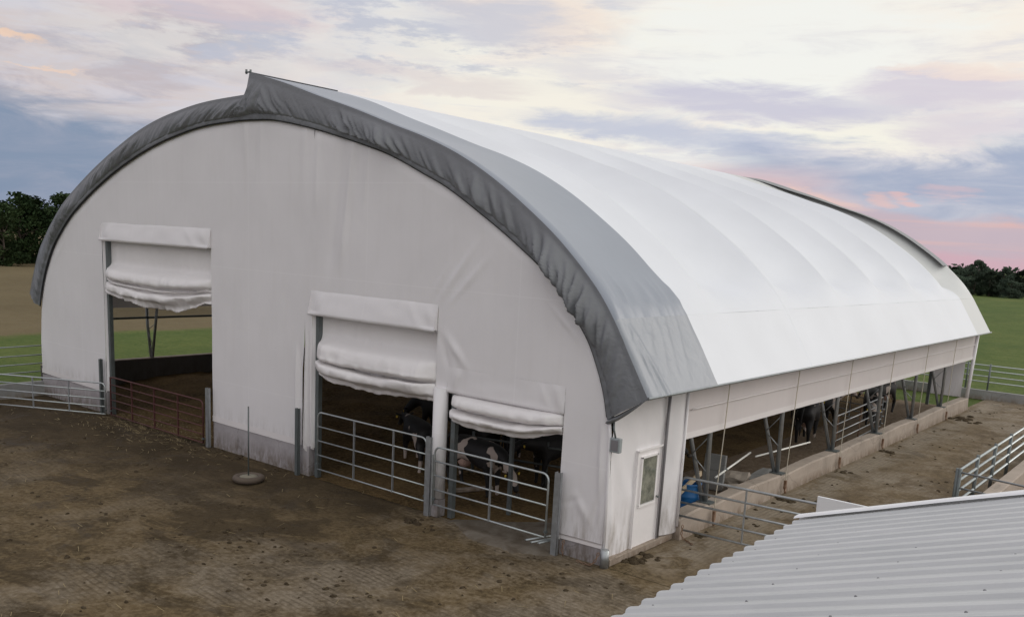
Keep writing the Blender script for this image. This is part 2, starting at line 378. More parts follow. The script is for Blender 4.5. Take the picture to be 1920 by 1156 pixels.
def copy_tree(o, parent=None):
    c = o.copy(); COL.objects.link(c); c.parent = parent
    for ch in list(o.children): copy_tree(ch, c)
    return c
def nz(x, y=0., z=0.): return noise.noise(V((x, y, z)))
def lerp(a, b, t): return a+(b-a)*t
def sstep(a, b, x):
    t = max(0, min(1, (x-a)/(b-a))); return t*t*(3-2*t)
def resample(pts, n):
    # Catmull-Rom through the points then equal-length samples
    P = [V(p) for p in pts]; dense = []
    for i in range(len(P)-1):
        p0 = P[max(i-1, 0)]; p1 = P[i]; p2 = P[i+1]; p3 = P[min(i+2, len(P)-1)]
        for k in range(12):
            t = k/12; dense.append(.5*((2*p1)+(-p0+p2)*t+(2*p0-5*p1+4*p2-p3)*t*t+(-p0+3*p1-3*p2+p3)*t**3))
    dense.append(P[-1]); L = [0]
    for a, b2 in zip(dense, dense[1:]): L.append(L[-1]+(b2-a).length)
    out = []; j = 0
    for i in range(n):
        s = L[-1]*i/(n-1)
        while j < len(L)-2 and L[j+1] < s: j += 1
        t = (s-L[j])/max(1e-9, L[j+1]-L[j]); out.append(dense[j].lerp(dense[j+1], t))
    return out

# ------------------------------------------------------------------ profiles (x, z)
INL = [(-23.36, .60), (-23.34, 2.0), (-23.2, 3.1), (-22.98, 3.75), (-22.64, 4.40), (-22.2, 5.0), (-21.7, 5.48), (-20.62, 6.27), (-18.86, 7.15), (-17.26, 7.77), (-15.79, 8.21), (-14.43, 8.50), (-13.15, 8.68), (-11.73, 8.75)]
INR = [(-11.73, 8.75), (-10.2, 8.70), (-8.62, 8.43), (-6.79, 8.0), (-5.96, 7.75), (-5.17, 7.44), (-4.41, 7.13), (-3.44, 6.61), (-2.52, 6.07), (-1.59, 5.42), (-.91, 4.66), (-.62, 4.28), (-.38, 3.8), (-.22, 3.38), (-.10, 2.89), (-.02, 2.0), (0, .5)]
OUTL = [(-23.98, 3.48), (-23.65, 4.15), (-23.16, 4.95), (-22.63, 5.50), (-22.12, 5.95), (-21.14, 6.66), (-19.25, 7.62), (-17.23, 8.44), (-15.76, 8.88), (-14.41, 9.13), (-13.15, 9.28), (-11.47, 9.36)]
KINK = (-.14, 4.78)
OUTR = [(-11.30, 9.86), (-10.0, 9.57), (-8.64, 9.18), (-7.4, 8.84), (-6.16, 8.46), (-5.21, 8.18), (-4.21, 7.81), (-3.26, 7.34), (-2.35, 6.78), (-1.48, 6.16), (-.64, 5.40), KINK]
EAVE = (.72, 3.40)
def p3(l, y=0): return [(x, 0, z) for x, z in l]
innL = resample(p3(INL), 160); innR = resample(p3(INR), 160)
outL = resample(p3(OUTL), 80); outR = resample(p3(OUTR), 70)
inner = innL+innR[1:]
def ztop(x):
    for a, b in zip(inner, inner[1:]):
        if a.x <= x <= b.x and b.x > a.x: return lerp(a.z, b.z, (x-a.x)/(b.x-a.x))
    return inner[0].z if x < inner[0].x else inner[-1].z
LEN = 28.7
TR = [.22, 4.0, 8.1, 12.2, 16.3, 20.4, 24.5, 28.45]
LBAY = 2.81

# ================================================================== BARN
barn = thing('barn', 'large white fabric hoop barn with grey gable flap and three curtain doors', 'barn', (-11.7, 0, 0))
# ---- front wall fabric
DOORS = [(-18.92, -13.07, 5.50), (-8.86, -4.60, 4.12), (-4.25, -1.13, 2.84)]
HOODTOP = [6.02, 4.68, 3.38]
def fold(x, z):
    d = .010*nz(x*.9, 3, z*.5)+.006*nz(x*2.6, 9, z*1.1)
    # vertical drape below the ridge and right of it
    for cx, sl, z0, z1, a, w in ((-7.55, .13, 5.0, 8.4, .045, .11), (-7.95, .13, 4.9, 8.4, -.03, .13), (-9.2, .03, 6.9, 8.6, .02, .09), (-8.7, .05, 6.2, 8.6, .022, .10), (-10.9, .02, 7.2, 8.7, .018, .08), (-11.5, -.02, 7.4, 8.7, .02, .09), (-7.0, .12, 6.3, 8.2, .02, .08)):
        cc = cx+sl*(z-7); k = sstep(z0, z0+.9, z)*(1-sstep(z1-.3, z1+.3, z))
        d += a*math.exp(-((x-cc)/w)**2)*k
    # diagonal tension folds above right of door 2 and door corners
    for (ax, az, bx, bz, a, w) in ((-4.6, 4.75, -3.6, 6.0, .035, .07), (-4.25, 4.75, -3.25, 5.75, .03, .06), (-4.9, 4.7, -4.3, 5.6, .02, .06), (-4.35, 4.05, -3.7, 3.4, .05, .09), (-4.45, 3.95, -4.2, 3.2, -.03, .07),
                                   (-.35, .75, -.75, 1.3, .04, .09), (-.1, 1.6, -.3, .8, -.03, .06), (-.25, 3.0, -.16, 1.1, .05, .06), (-1.1, 1.0, -.6, 1.25, -.02, .05), (-.9, 4.3, -1.6, 4.9, .02, .06), (-22.2, 4.6, -21.4, 5.3, .02, .08)):
        dx, dz = bx-ax, bz-az; L = math.hypot(dx, dz); t = ((x-ax)*dx+(z-az)*dz)/L/L
        if -.2 < t < 1.2:
            q = abs((x-ax)*dz-(z-az)*dx)/L; d += a*math.exp(-(q/w)**2)*max(0, 1-abs(t-.5)*1.5)
    # gathered cloth left jamb of door 2
    if -9.4 < x < -8.8: d += .05*sin((x+9.4)*22+z*.6)*(1-sstep(2.6, 3.6, z))
    return d
def wall_panel(name, x0, x1, zb0, zb1, hem=True, hemh=.16):
    xs = {x0, x1}
    n = max(3, int((x1-x0)/.09))
    for i in range(n+1): xs.add(x0+(x1-x0)*i/n)
    for p in inner:
        if x0 < p.x < x1: xs.add(p.x)
    xs = sorted(xs); rows = []; prev = None
    xs2 = []
    for x in xs:
        if prev is None or x-prev > .004: xs2.append(x); prev = x
    xs2[-1] = x1
    for x in xs2:
        zt = ztop(x); zb = lerp(zb0, zb1, (x-x0)/(x1-x0)); zt = max(zt, zb+.05)
        nzv = 84; r = []
        for j in range(nzv+1):
            z = lerp(zb, zt, j/nzv); r.append((x, -fold(x, z)-.02*sstep(0, .3, zt-z), z))
        rows.append(r)
    ob = MB().quadgrid(rows).build('front_wall', 'white_wall', barn)
    if hem:
        h = []
        for x in xs2:
            zb = lerp(zb0, zb1, (x-x0)/(x1-x0)); wv = .008*nz(x*2, 1)
            h.append([(x, -.035-fold(x, zb+z)+wv, zb+z-.02) for z in (0, .05, .10, hemh)])
        MB().quadgrid(h).build('hem', 'hem_white', ob)
    return ob
wall_panel('l', -23.36, -18.92, .80, .72)
wall_panel('d1', -18.92, -13.07, 6.02, 6.02, False)
wall_panel('m', -13.07, -9.10, .76, .74)
# cloth wrap round the left jamb of the second door
rows = []
for i in range(15):
    t = i/14; x = lerp(-9.10, -8.80, t); r = []
    for j in range(50):
        z = lerp(.66+.06*sin(t*9), ztop(x), j/49); k = 1-sstep(2.5, 4.0, z)
        r.append((x, -fold(x, z)+.05*sin(t*12+z*.5)*k-.02+.10*t*t*k, z))
    rows.append(r)
MB().quadgrid(rows).build('jamb_cloth', 'white_wall', barn)
wall_panel('d2', -8.80, -4.60, 4.68, 4.68, False)
wall_panel('p', -4.60, -4.25, 2.84, 2.84, False)
wall_panel('d3', -4.25, -1.13, 3.38, 3.38, False)
wall_panel('r', -1.13, -.015, .34, .36, True, .10)
MB().tube([(-.008, -.012, .16), (-.010, -.02, 1.5), (-.05, -.015, 2.6), (-.10, -.01, 3.0)], .034, 10).build('corner_hem', 'side_wall', barn)
# wrapped white post between door 2 and 3
MB().tube([(-4.43, -.02, .42), (-4.43, -.02, 2.9)], .165, 20).build('wrapped_post', 'white_wall', barn)
MB().box((-4.43, -.02, .2), (.26, .26, .4)).build('post_foot', 'concrete', barn, bevel=.01)
# jamb posts
for x, h in ((-18.78, 5.5), (-8.68, 4.12), (-4.10, 2.86)):
    MB().box((x, .10, h/2), (.12, .12, h)).build('door_jamb', 'steel_dark', barn)
MB().box((-13.17, .20, 2.75), (.10, .12, 5.5)).build('door_jamb', 'steel_dark', barn)
MB().box((-1.02, .16, 1.42), (.10, .12, 2.84)).build('door_jamb', 'steel_dark', barn)
# white returns of the cloth into the first doorway
for x, zt, zb in ((-18.90, 5.5, .75), (-8.78, 4.12, .75)):
    rows = [[(x+.06*t, -.02+.14*t+.01*nz(z*2, t*3), z) for z in [lerp(zb, zt, j/30) for j in range(31)]] for t in (0, .33, .66, 1)]
    MB().quadgrid(rows).build('cloth_return', 'side_wall', barn)
# hoods over the doors
for (x0, x1, zb), zt in zip(DOORS, HOODTOP):
    rows = []; n = 60; pr = .13 if zb > 3 else .015
    for i in range(n+1):
        u = i/n; x = lerp(x0+.0, x1, u); r = []
        for j in range(13):
            v_ = j/12; ez = lerp(zt, zb, v_)
            endk = min(1, u*9, (1-u)*9)   # tucked in at the ends near the top
            y = -pr*v_**.8*(1 if v_ > .95 else (.35+.65*endk))
            y -= fold(x, ez)*(1-v_*.6)+.012*nz(x*1.5, v_*2)+.03*math.exp(-((u-.93-.05*v_)/.03)**2)*sin(v_*pi)+.03*math.exp(-((u-.05-.06*(1-v_))/.02)**2)*sin(v_*pi)+.02*math.exp(-((u-.88+.08*(1-v_))/.02)**2)*sin(v_*pi)
            r.append((x, y-.02, ez+.012*nz(x*.8, 4)))
        r.append((x, -pr+.02, zb-.035)); r.append((x, .02, zb-.02)); rows.append(r)
    MB().quadgrid(rows).build('door_hood', 'white_wall', barn)
    for xx, sg in ((x0, 1), (x1, -1)):
        MB().poly([(xx+sg*.01, -.015, zt), (xx+sg*.01, -pr-.01, zb), (xx+sg*.01, -.015, zb)]).build('hood_cheek', 'white_wall', barn)
# roller curtains, bunched
def curtain(x0, x1, prof, sag, tilt, seed, rightpull=0.):
    rows = []; n = 170
    for i in range(n+1):
        u = i/n; x = lerp(x0, x1, u); r = []; pin = .25+.75*min(1, u*10, (1-u)*10)**.6
        m_ = len(prof)
        for j, (yy, zz, sg) in enumerate(prof):
            s_ = sag*sg*(sin(pi*min(1, u*1.05))**.8 if 0 < u*1.05 < 1 else 0)
            pull = rightpull*sg*sstep(.6, 1, u)
            a = .03*sg*nz(x*1.3, j*.7, seed)+.02*nz(x*4, j*.9, seed+5)*sg
            fr = .04*sg*sin(j*2.1+u*4+seed)*sstep(.72, 1, u)
            rg = (1-2*abs(nz(x*.55+zz*.9, j*.8, seed+9)))*.035*sg; rg2 = (1-2*abs(nz(x*1.1-zz*1.9, j*.25, seed+19)))*.035*sg
            r.append((x, .14+(yy-.14)*pin-.07*sg*nz(x*.7, j*.45, seed+2)-fr*.5-rg-rg2-.018*sg*max(0, 1-abs(nz(x*2.4+zz*3.2, zz*1.3, seed+41))*5)-.014*max(0, 1-abs(nz(x*1.9-zz*4.5, zz, seed+51))*5), zz-s_-tilt*u*sg+pull+a*.8+.04*sg*nz(x*.45, j*.6, seed+31)-.10*sg*sstep(.55, .8, u)*(1-u)*sin(j*1.9+seed)))
        rows.append(r)
    # subdivide the profile smoothly
    rows = [resample(r, len(prof)*6) for r in rows]
    return MB().quadgrid(rows).build('door_curtain', 'door_cloth', barn)
curtain(-18.80, -13.09, [(.20, 5.6, 0), (.20, 5.1, 0), (.19, 4.82, .05), (.10, 4.72, .2), (-.12, 4.60, .5), (-.16, 4.42, .7), (.06, 4.36, .8), (.06, 4.34, .8), (-.13, 4.31, .9), (.04, 4.27, 1), (.04, 4.25, 1), (-.14, 4.22, 1.1), (-.13, 4.08, 1.4), (.02, 4.02, 1.6), (.08, 3.98, 2.3), (.14, 4.2, 1.0)], .17, .0, 1)
curtain(-8.62, -4.60, [(.24, 4.25, 0), (.24, 3.75, 0), (.20, 3.60, .1), (.08, 3.50, .2), (-.16, 3.40, .4), (-.24, 3.18, .6), (-.22, 3.08, .7), (.06, 3.00, .9), (.06, 2.98, .9), (-.22, 2.98, 1), (-.25, 2.84, 1.1), (-.10, 2.76, 1.2), (.08, 2.70, 1.3), (.10, 2.62, 1.7), (.18, 2.8, 1)], .09, .03, 6, -.02)
curtain(-4.13, -1.15, [(.18, 3.0, 0), (.16, 2.86, 0), (.04, 2.80, .2), (-.14, 2.74, .4), (-.20, 2.62, .6), (-.14, 2.54, .7), (.06, 2.50, .8), (.05, 2.48, .8), (-.17, 2.45, 1), (-.17, 2.34, 1.1), (.02, 2.28, 1.3), (.10, 2.22, 1.7), (.16, 2.4, 1)], .08, -.07, 11, .03)
# ---- gable flap between inner and outer chord
pairs = []
il = resample(p3(INL[2:]), 330); olx = resample([(-24.0, 0, 3.46)]+[(x, 0, z) for x, z in OUTL[1:]], 330)
for a, b2 in zip(il, olx): pairs.append((a, b2))
# vertical step at the ridge
tipL = V((-11.47, 0, 9.36)); tip = V((-11.30, 0, 9.88))
for k in range(1, 7): pairs.append((V((-11.73+.10*k, 0, 8.75)), tipL.lerp(tip, k/6)))
ir = resample(p3([(-11.13, 8.745)]+INR[1:15]), 420); orr = resample([(-11.30, 0, 9.88)]+[(x, 0, z) for x, z in OUTR[1:]]+[(.29, 0, 4.09), (EAVE[0], 0, EAVE[1])], 420)
# keep the kink where it belongs by matching on arc length of the outer curve
pairs += list(zip(ir, orr))[1:]
rows = []; L = 0; prevp = None
for idx, (a, b2) in enumerate(pairs):
    mid = (a+b2)/2
    if prevp is not None: L += (mid-prevp).length
    prevp = mid; r = []; w = (b2-a).length
    am = max(.25, min(1.5, .75+2.2*nz(L*.45, 7, 7)))
    pleat = max(0, nz(L*1.15, 0, 5.5)+.35*nz(L*3.1, 2, 1))*1.5+.3*nz(L*6, 1, 2)
    right = sstep(16.5, 22, L); kn = math.exp(-((L-25.6)/1.0)**2)
    for j in range(21):
        t = j/20; p = a.lerp(b2, t); sl = L*1.3+t*1.1*(1 if L > 15 else -1)
        f1 = nz(sl*1.6, t*.5, 3); f2 = nz(sl*4.2, t*1.0, 8)
        env = sin(pi*min(1, t*1.12+.04))**.7 if t*1.12+.04 < 1 else 0
        ridge_f = 1-abs(nz(sl*2.1, t*.4, 11))*2.2
        rf2 = 1-abs(nz(sl*3.3+.8*nz(L*1.7, t*2), t*.35, 21))*3.2; rf3 = 1-abs(nz(sl*6.5, t*1.2, 31))*3
        y = -.05-.035*env-.03*env*f1*(1.2-t)-.15*am*env*max(0, ridge_f)*(1-t*.8)*(.65+1.1*right)-.09*am*env*max(0, rf2)*(1.1-t)-.03*env*max(0, rf3)*(1-t)-.035*kn*env*abs(sin(L*9+t*5))
        if t > .9: y = lerp(y, -.04, (t-.9)/.1)
        if t < .12: y = -.05-.02*f2
        r.append(V((p.x, y, p.z)))
    rows.append(r)
flap = MB().quadgrid(rows).build('gable_flap', 'grey_flap', barn)
M_hem = MB(); hp = [p[0]+V((0, -.06, -.01)) for p in pairs]
M_hem.tube(hp[::4], .022, 6).build('flap_rope', 'rope_edge', flap)
hrows = [[(a.x, -.085, a.z+.0), ((a+(b2-a)*.10).x, -.10-.02*nz(i*.3), (a+(b2-a)*.10).z), ((a+(b2-a)*.17).x, -.085, (a+(b2-a)*.17).z)] for i, (a, b2) in enumerate(pairs)]
MB().quadgrid(hrows).build('flap_hem', M['grey_flap'], flap)
# end tongue of flap towards the corner
tip_r = V((EAVE[0], -.04, EAVE[1]))
rows = []
for i in range(12):
    u = i/11; top = V(pairs[-1][0]).lerp(tip_r, u); bx = lerp(-.09, EAVE[0], u); bz = lerp(2.80, EAVE[1], u**1.25)
    rows.append([V((lerp(top.x, bx, t), -.05-.08*sin(pi*t)*(1-u)-.03*nz(u*5, t*3), lerp(top.z, bz, t))) for t in [k/8 for k in range(9)]])
MB().quadgrid(rows).build('flap_tail', 'grey_flap', barn)
# ---- roof covers
def sag(y, depth):
    for a, b2 in zip(TR, TR[1:]):
        if a <= y <= b2:
            u = (y-a)/(b2-a); return depth*(.25 if a < 1 else 1)*(1-abs(2*u-1)**1.9)
    return 0
def edge(y):
    if y < TR[0]: return .13*((TR[0]-y)/(TR[0]+.04))**2
    if y > TR[-1]: return .13*((y-TR[-1])/.3)**2
    return 0
def ysamples(a, b):
    out = {a, b}; y = a
    while y < b: out.add(round(y, 3)); y += (.05 if y < 3 else .18)
    for t in TR:
        for d in (-.12, -.05, 0, .05, .12):
            if a < t+d < b: out.add(t+d)
    return sorted(out)
def roof_part(name, prof, y0, y1, m, depth=.17, parent=barn, kinked=True):
    n = len(prof); nor = []
    for i in range(n):
        t = prof[min(i+1, n-1)]-prof[max(i-1, 0)]; q = V((t.z, 0, -t.x)).normalized()
        if q.z < 0: q = -q
        nor.append(q)
    rows = []
    for y in ysamples(y0, y1):
        r = []
        for i, p in enumerate(prof):
            s_ = i/(n-1); w = sstep(0, .4, s_)*(1-sstep(.88, 1.0, s_)) if kinked == 1 else (sstep(0, .15, s_)*(1-sstep(.9, 1.0, s_)) if kinked == 2 else 0.04)
            cr = 0
            if y0 < 1:
                if kinked == 0: cr = .024*max(0, 1-abs(nz(y*2.2+s_*1.3, s_*1.1, 4))*4)*(1-s_*.6)*sin(pi*min(1, s_+.15))+.045*math.exp(-((y-.45-.35*(s_-.2))/.06)**2)*sstep(.05, .3, s_)+.03*math.exp(-((y-.30-.2*s_)/.05)**2)*sstep(.2, .5, s_)
                if kinked == 1: cr = .03*max(0, 1-abs(nz(y*3+s_*14, s_*6, 4))*4)*sstep(.90, .97, s_)*(1-sstep(.985, 1, s_))
            dd = sag(y, depth)*w+edge(y)-cr
            r.append((p.x-nor[i].x*dd, y, p.z-nor[i].z*dd))
        rows.append(r)
    return MB().quadgrid(rows).build(name, m, parent)
eaveR = [V((lerp(KINK[0], EAVE[0], t), 0, lerp(KINK[1], EAVE[1], t))) for t in [k/24 for k in range(25)]]
eaveL = [p for p in outL]
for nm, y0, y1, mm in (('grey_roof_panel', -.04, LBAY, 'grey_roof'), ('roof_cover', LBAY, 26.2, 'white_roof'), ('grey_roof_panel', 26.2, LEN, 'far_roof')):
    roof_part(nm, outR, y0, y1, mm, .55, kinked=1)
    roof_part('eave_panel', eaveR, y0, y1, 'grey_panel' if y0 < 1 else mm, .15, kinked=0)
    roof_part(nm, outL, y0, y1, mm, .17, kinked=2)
rim = []
for i, p in enumerate(outR[:60]):
    k = sstep(0, 6, i)*(1-sstep(10, 34, i)); t = (outR[min(i+1, 69)]-outR[max(i-1, 0)]); q = V((t.z, 0, -t.x)).normalized()
    if q.z < 0: q = -q
    a_ = p+q*(.075*k); rim.append([(p.x, 27.9, p.z-.01), (a_.x, 28.35, a_.z), (a_.x, 28.72, a_.z), (p.x-q.x*.3, 28.74, p.z-q.z*.3)])
MB().quadgrid(rim).build('far_gable_rim', 'grey_flap', barn)
# purlin seam at the kink, ridge boards, ridge steel
MB().tube([(-11.33, 0, 9.80), (-11.33, LEN, 9.80)], .03, 8).build('ridge_pipe', 'galv', barn)
MB().box((-11.44, LEN/2, 9.42), (.05, LEN-.1, .10)).build('ridge_vent_beam', 'steel_dark', barn)
# roof membrane of the right half folded down behind the ridge pipe on the first bay
MB().quadgrid([[(-11.30, y, 9.89), (-11.36, y, 9.80), (-11.38, y, 9.70)] for y in (0, 1, 2, 2.81)]).build('ridge_edge', 'grey_flap', barn)
br = MB(); br.box((-11.36, -.03, 9.885), (.22, .04, .03)); br.box((-11.44, -.03, 9.90), (.035, .04, .11)); br.box((-11.27, -.03, 9.91), (.03, .04, .06))
br.build('ridge_bracket', 'steel_dark', barn)
# steel eave pipe + left eave
MB().tube([(EAVE[0]-.02, 0, EAVE[1]+.0), (EAVE[0]-.02, LEN, EAVE[1]+.0)], .028, 8).build('eave_pipe', 'galv', barn)
# ---- steel trusses (arches + legs)
for k, y in enumerate(TR):
    mb = MB()
    o = [V((p.x, y, p.z-.10)) for p in outL[::4]]+[V((p.x, y, p.z-.10)) for p in outR[2:-3:4]]
    i_ = [V((p.x, y, p.z)) for p in innL[30::8]]+[V((p.x, y, p.z)) for p in innR[8:-30:8]]
    mb.tube(i_+[V((-.12, y, 2.9))], .04, 6); mb.tube(o, .045, 6)
    tr = mb.build('truss', 'steel_dark', barn)
    if 0 < k < 7:
        for sx, ex in ((0, 1), (-23.4, -1)):
            base = V((sx+.04*ex, y+.12, .50 if sx == 0 else 1.0))
            leg = MB(); leg.tube([base+V((-.07*ex, 0, 0)), V((sx-.50*ex, y, 2.3)), V((sx-.74*ex, y, 3.45))], .050, 10); leg.build('leg', 'galv', tr)
            leg = MB(); leg.tube([base+V((.01*ex, 0, 0)), V((sx+.06*ex, y, 2.3)), V((sx+.09*ex, y, 3.38))], .055, 10); leg.build('leg', 'galv', tr)
            wb = MB()
            for za, zb in ((1.55, 1.25), (1.6, 2.05), (2.4, 2.1)):
                ta = (za-base.z)/(2.3-base.z); tb = (zb-base.z)/(2.3-base.z)
                wb.tube([(sx-.03*ex-.47*ex*ta, y, za), (sx+.05*ex, y, zb)], .012, 6)
            wb.build('brace', 'galv', tr)
            MB().box((sx+.06*ex, y+.12, base.z+.015), (.34, .30, .03)).build('base_plate', 'steel_dark', tr)
# ---- right side skirt
SX = .16
def skirt(x, y0, y1, z0, z1, ex, m='skirt'):
    rows = []; n = int((y1-y0)/.15)
    for i in range(n+1):
        y = lerp(y0, y1, i/n); r = []
        for j in range(15):
            t = j/14; z = lerp(z0, z1, t)
            bulge = sag(y, .03)*t; w = .012*nz(y*1.6, z*.7, 2)+.018*max(0, nz(y*1.1+t*1.2, t*.8, 7))*t
            r.append((x+ex*(bulge+w), y, z+.012*nz(y*.9, 1)*(1-t)))
        rows.append(r)
    return MB().quadgrid(rows).build('side_skirt', m, barn)
sk = skirt(SX, 2.55, LEN-.05, 2.20, 3.42, 1)
def line_along(nm, x, z, y0, y1, r, m, par, wav=.006):
    n = 90; MB().tube([(x, lerp(y0, y1, i/n), z+wav*nz(i*.3, z)) for i in range(n+1)], r, 6).build(nm, m, par)
MB().quadgrid([[(SX+.018, lerp(2.56, LEN-.06, i/80), z+.012*nz(lerp(2.55, LEN-.05, i/80)*.9, 1)) for z in (2.19, 2.25, 2.33)] for i in range(81)]).build('skirt_hem', 'hem_white', sk)
line_along('skirt_welt', SX+.05, 2.83, 2.75, LEN-.1, .016, 'hem_white', sk)
skl = skirt(-23.42, .1, LEN-.05, 2.95, 3.6, -1)
# drooping lower curtain roll and cables on the far (left) side, seen through the first door
line_along('curtain_roll', -23.42, 2.56, .2, LEN-.2, .045, 'steel_dark', skl)
# translucent netting between roll and skirt
m, nt, b = mat('grey_netting'); b.inputs['Base Color'].default_value = (.22, .20, .20, 1); b.inputs['Roughness'].default_value = .8
tr_ = nd(nt, 'ShaderNodeBsdfTransparent'); mx = nd(nt, 'ShaderNodeMixShader', i_0=.35)
nt.links.new(tr_.outputs[0], mx.inputs[1]); nt.links.new(b.outputs[0], mx.inputs[2]); nt.links.new(mx.outputs[0], [n_ for n_ in nt.nodes if n_.type == 'OUTPUT_MATERIAL'][0].inputs[0]); M['net'] = m
MB().quadgrid([[(-23.43, y, 2.56), (-23.44, y, 2.76), (-23.42, y, 2.96)] for y in [lerp(.2, LEN-.2, i/20) for i in range(21)]]).build('netting', 'net', skl)
# straps tensioning the right side : eave to curb foot
for k, y in enumerate(TR[1:-1]):
    MB().tube([(SX+.10, y+.36, 3.36), (SX+.085, y+.34, 2.2), (SX+.14, y+.10, .55), (SX+.16, y+.05, .20)], .012, 6).build('strap', 'rope', barn)
    rt = MB(); rt.box((SX+.17, y+.05, .26), (.06, .07, .22)); rt.tube([(SX+.17, y+.05, .15), (SX+.2, y+.03, .03)], .03, 6); rt.build('ratchet', 'rust', barn)
# ---- corner side wall with the person door
def sidewall(y0, y1, zb, zt, x=0.0):
    rows = []; n = max(4, int((y1-y0)/.05))
    for i in range(n+1):
        y = lerp(y0, y1, i/n); r = []
        for j in range(60):
            z = lerp(zb, zt, j/59)
            d = .018*nz(y*3, z*1.3, 4)+.02*max(0, nz(y*2+z*1.5, z*.6, 9))+.03*math.exp(-((y-.08-.06*sin(z*2))/.05)**2)*(1-sstep(1.6, 2.4, z))
            xx = x+d+(SX-x)*sstep(1.9, 2.5, y)
            r.append((xx, y, z))
        rows.append(r)
    return MB().quadgrid(rows).build('side_wall', 'side_wall', barn)
sidewall(0.0, .93, .13, 3.45); sidewall(1.92, 2.58, .16, 3.45)
sw = sidewall(.93, 1.92, 2.14, 3.45)
MB().tube([(.05, 1.98, .15), (.08, 1.98, 3.4)], .035, 8).build('wall_rope_pocket', 'trim_grey', barn)
MB().tube([(SX+.03, 2.56, .3), (SX+.03, 2.56, 3.3)], .03, 8).build('end_pipe', 'side_wall', barn)
# door
dr = MB().box((.0, 1.425, 1.11), (.05, .93, 2.02)).build('door', 'door_white', barn)
fr = MB(); fr.box((.02, .945, 1.12), (.08, .03, 2.06)); fr.box((.02, 1.905, 1.12), (.09, .035, 2.06)); fr.box((.02, 1.425, 2.15), (.08, .99, .04)); fr.box((.02, 1.425, .07), (.10, .99, .06)); fr.build('door_frame', 'door_white', dr)
MB().box((.066, 1.90, 1.12), (.012, .045, 2.04)).build('door_edge', 'trim_grey', dr)
MB().box((.036, 1.42, 1.50), (.03, .56, .94)).build('window', 'glass', dr)
fr = MB(); fr.box((.04, 1.12, 1.50), (.045, .04, 1.02)); fr.box((.04, 1.72, 1.50), (.045, .04, 1.02)); fr.box((.04, 1.42, .99), (.05, .64, .05)); fr.box((.04, 1.42, 2.0), (.045, .64, .04)); fr.build('window_frame', 'door_white', dr)
MB().tube([(.03, 1.83, 1.08), (.09, 1.83, 1.08), (.10, 1.75, 1.08)], .014, 8).build('handle', 'steel_dark', dr)
MB().box((.05, 1.3, .07), (.14, 2.5, .14)).build('sill', 'curb', barn, bevel=.01)
# ---- foundation and curb walls
f = MB(); f.box((-21.15, .10, .36), (4.45, .22, .74)); f.build('foundation', 'concrete', barn, bevel=.012)
f = MB(); f.box((-10.98, .10, .37), (4.15, .24, .78)); f.build('foundation', 'concrete', barn, bevel=.012)
f = MB(); f.box((-.56, .10, .17), (1.0, .22, .40)); f.build('foundation', 'concrete', barn, bevel=.012)
for k in range(6):
    y0 = 2.6 if k == 0 else TR[k]+.16; y1 = TR[k+1]+.10 if k < 5 else LEN-.1
    if k < 5: y1 = TR[k+1]+.14
    rows = []
    n = 24
    for i in range(n+1):
        u = i/n; y = lerp(y0, y1, u); zt = .44+.06*u**.5+.04*sin(u*pi)+.012*nz(y*2, 3); j_ = .012*nz(y*1.5, 7)
        rows.append([(-.13, y, -.1), (-.13, y, zt-.02), (-.10, y, zt), (.20+j_, y, zt), (.235+j_, y, zt-.035), (.25+j_, y, .15), (.27+j_, y, -.1)])
    c_ = MB().quadgrid(rows, smooth=False); c_.poly(rows[0]); c_.poly(rows[-1]); c_.build('curb', 'curb', barn, recalc=True)
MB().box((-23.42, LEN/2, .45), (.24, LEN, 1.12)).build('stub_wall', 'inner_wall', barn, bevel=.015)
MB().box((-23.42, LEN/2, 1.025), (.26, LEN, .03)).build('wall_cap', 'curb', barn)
# ---- far end wall
rows = []
def farpanel(x0, x1, zb):
    xs = [lerp(x0, x1, i/40) for i in range(41)]
    MB().quadgrid([[(x, LEN-.1, lerp(zb, max(ztop(x), zb+.05), j/10)) for j in range(11)] for x in xs]).build('back_wall', 'white_wall', barn)
farpanel(-23.3, -17.5, .8); farpanel(-17.5, -12.5, 4.5); farpanel(-12.5, -8, .8); farpanel(-8, -1.35, 3.9); farpanel(-1.35, -.1, .5)
MB().tube([(.14, LEN-.1, 0), (.22, LEN-.1, 3.3)], .075, 12).build('corner_post', 'side_wall', barn)
MB().box((-1.4, LEN-.2, 1.9), (.12, .12, 3.8)).build('door_jamb', 'steel_dark', barn)
# corner base drum and junction box
MB().tube([(.06, -.06, 0), (.06, -.06, .36)], .085, 16).build('base_drum', 'galv', barn)
bx = MB().box((.10, -.02, 2.43), (.22, .10, .28)).build('junction_box', 'box_grey', barn, bevel=.012)
MB().tube([(.10, -.05, 2.57), (.06, -.06, 2.72), (.02, -.02, 2.9)], .018, 6).build('cable', 'steel_dark', bx)
MB().box((.10, -.075, 2.43), (.15, .012, .20)).build('box_lid', 'trim_grey', bx)
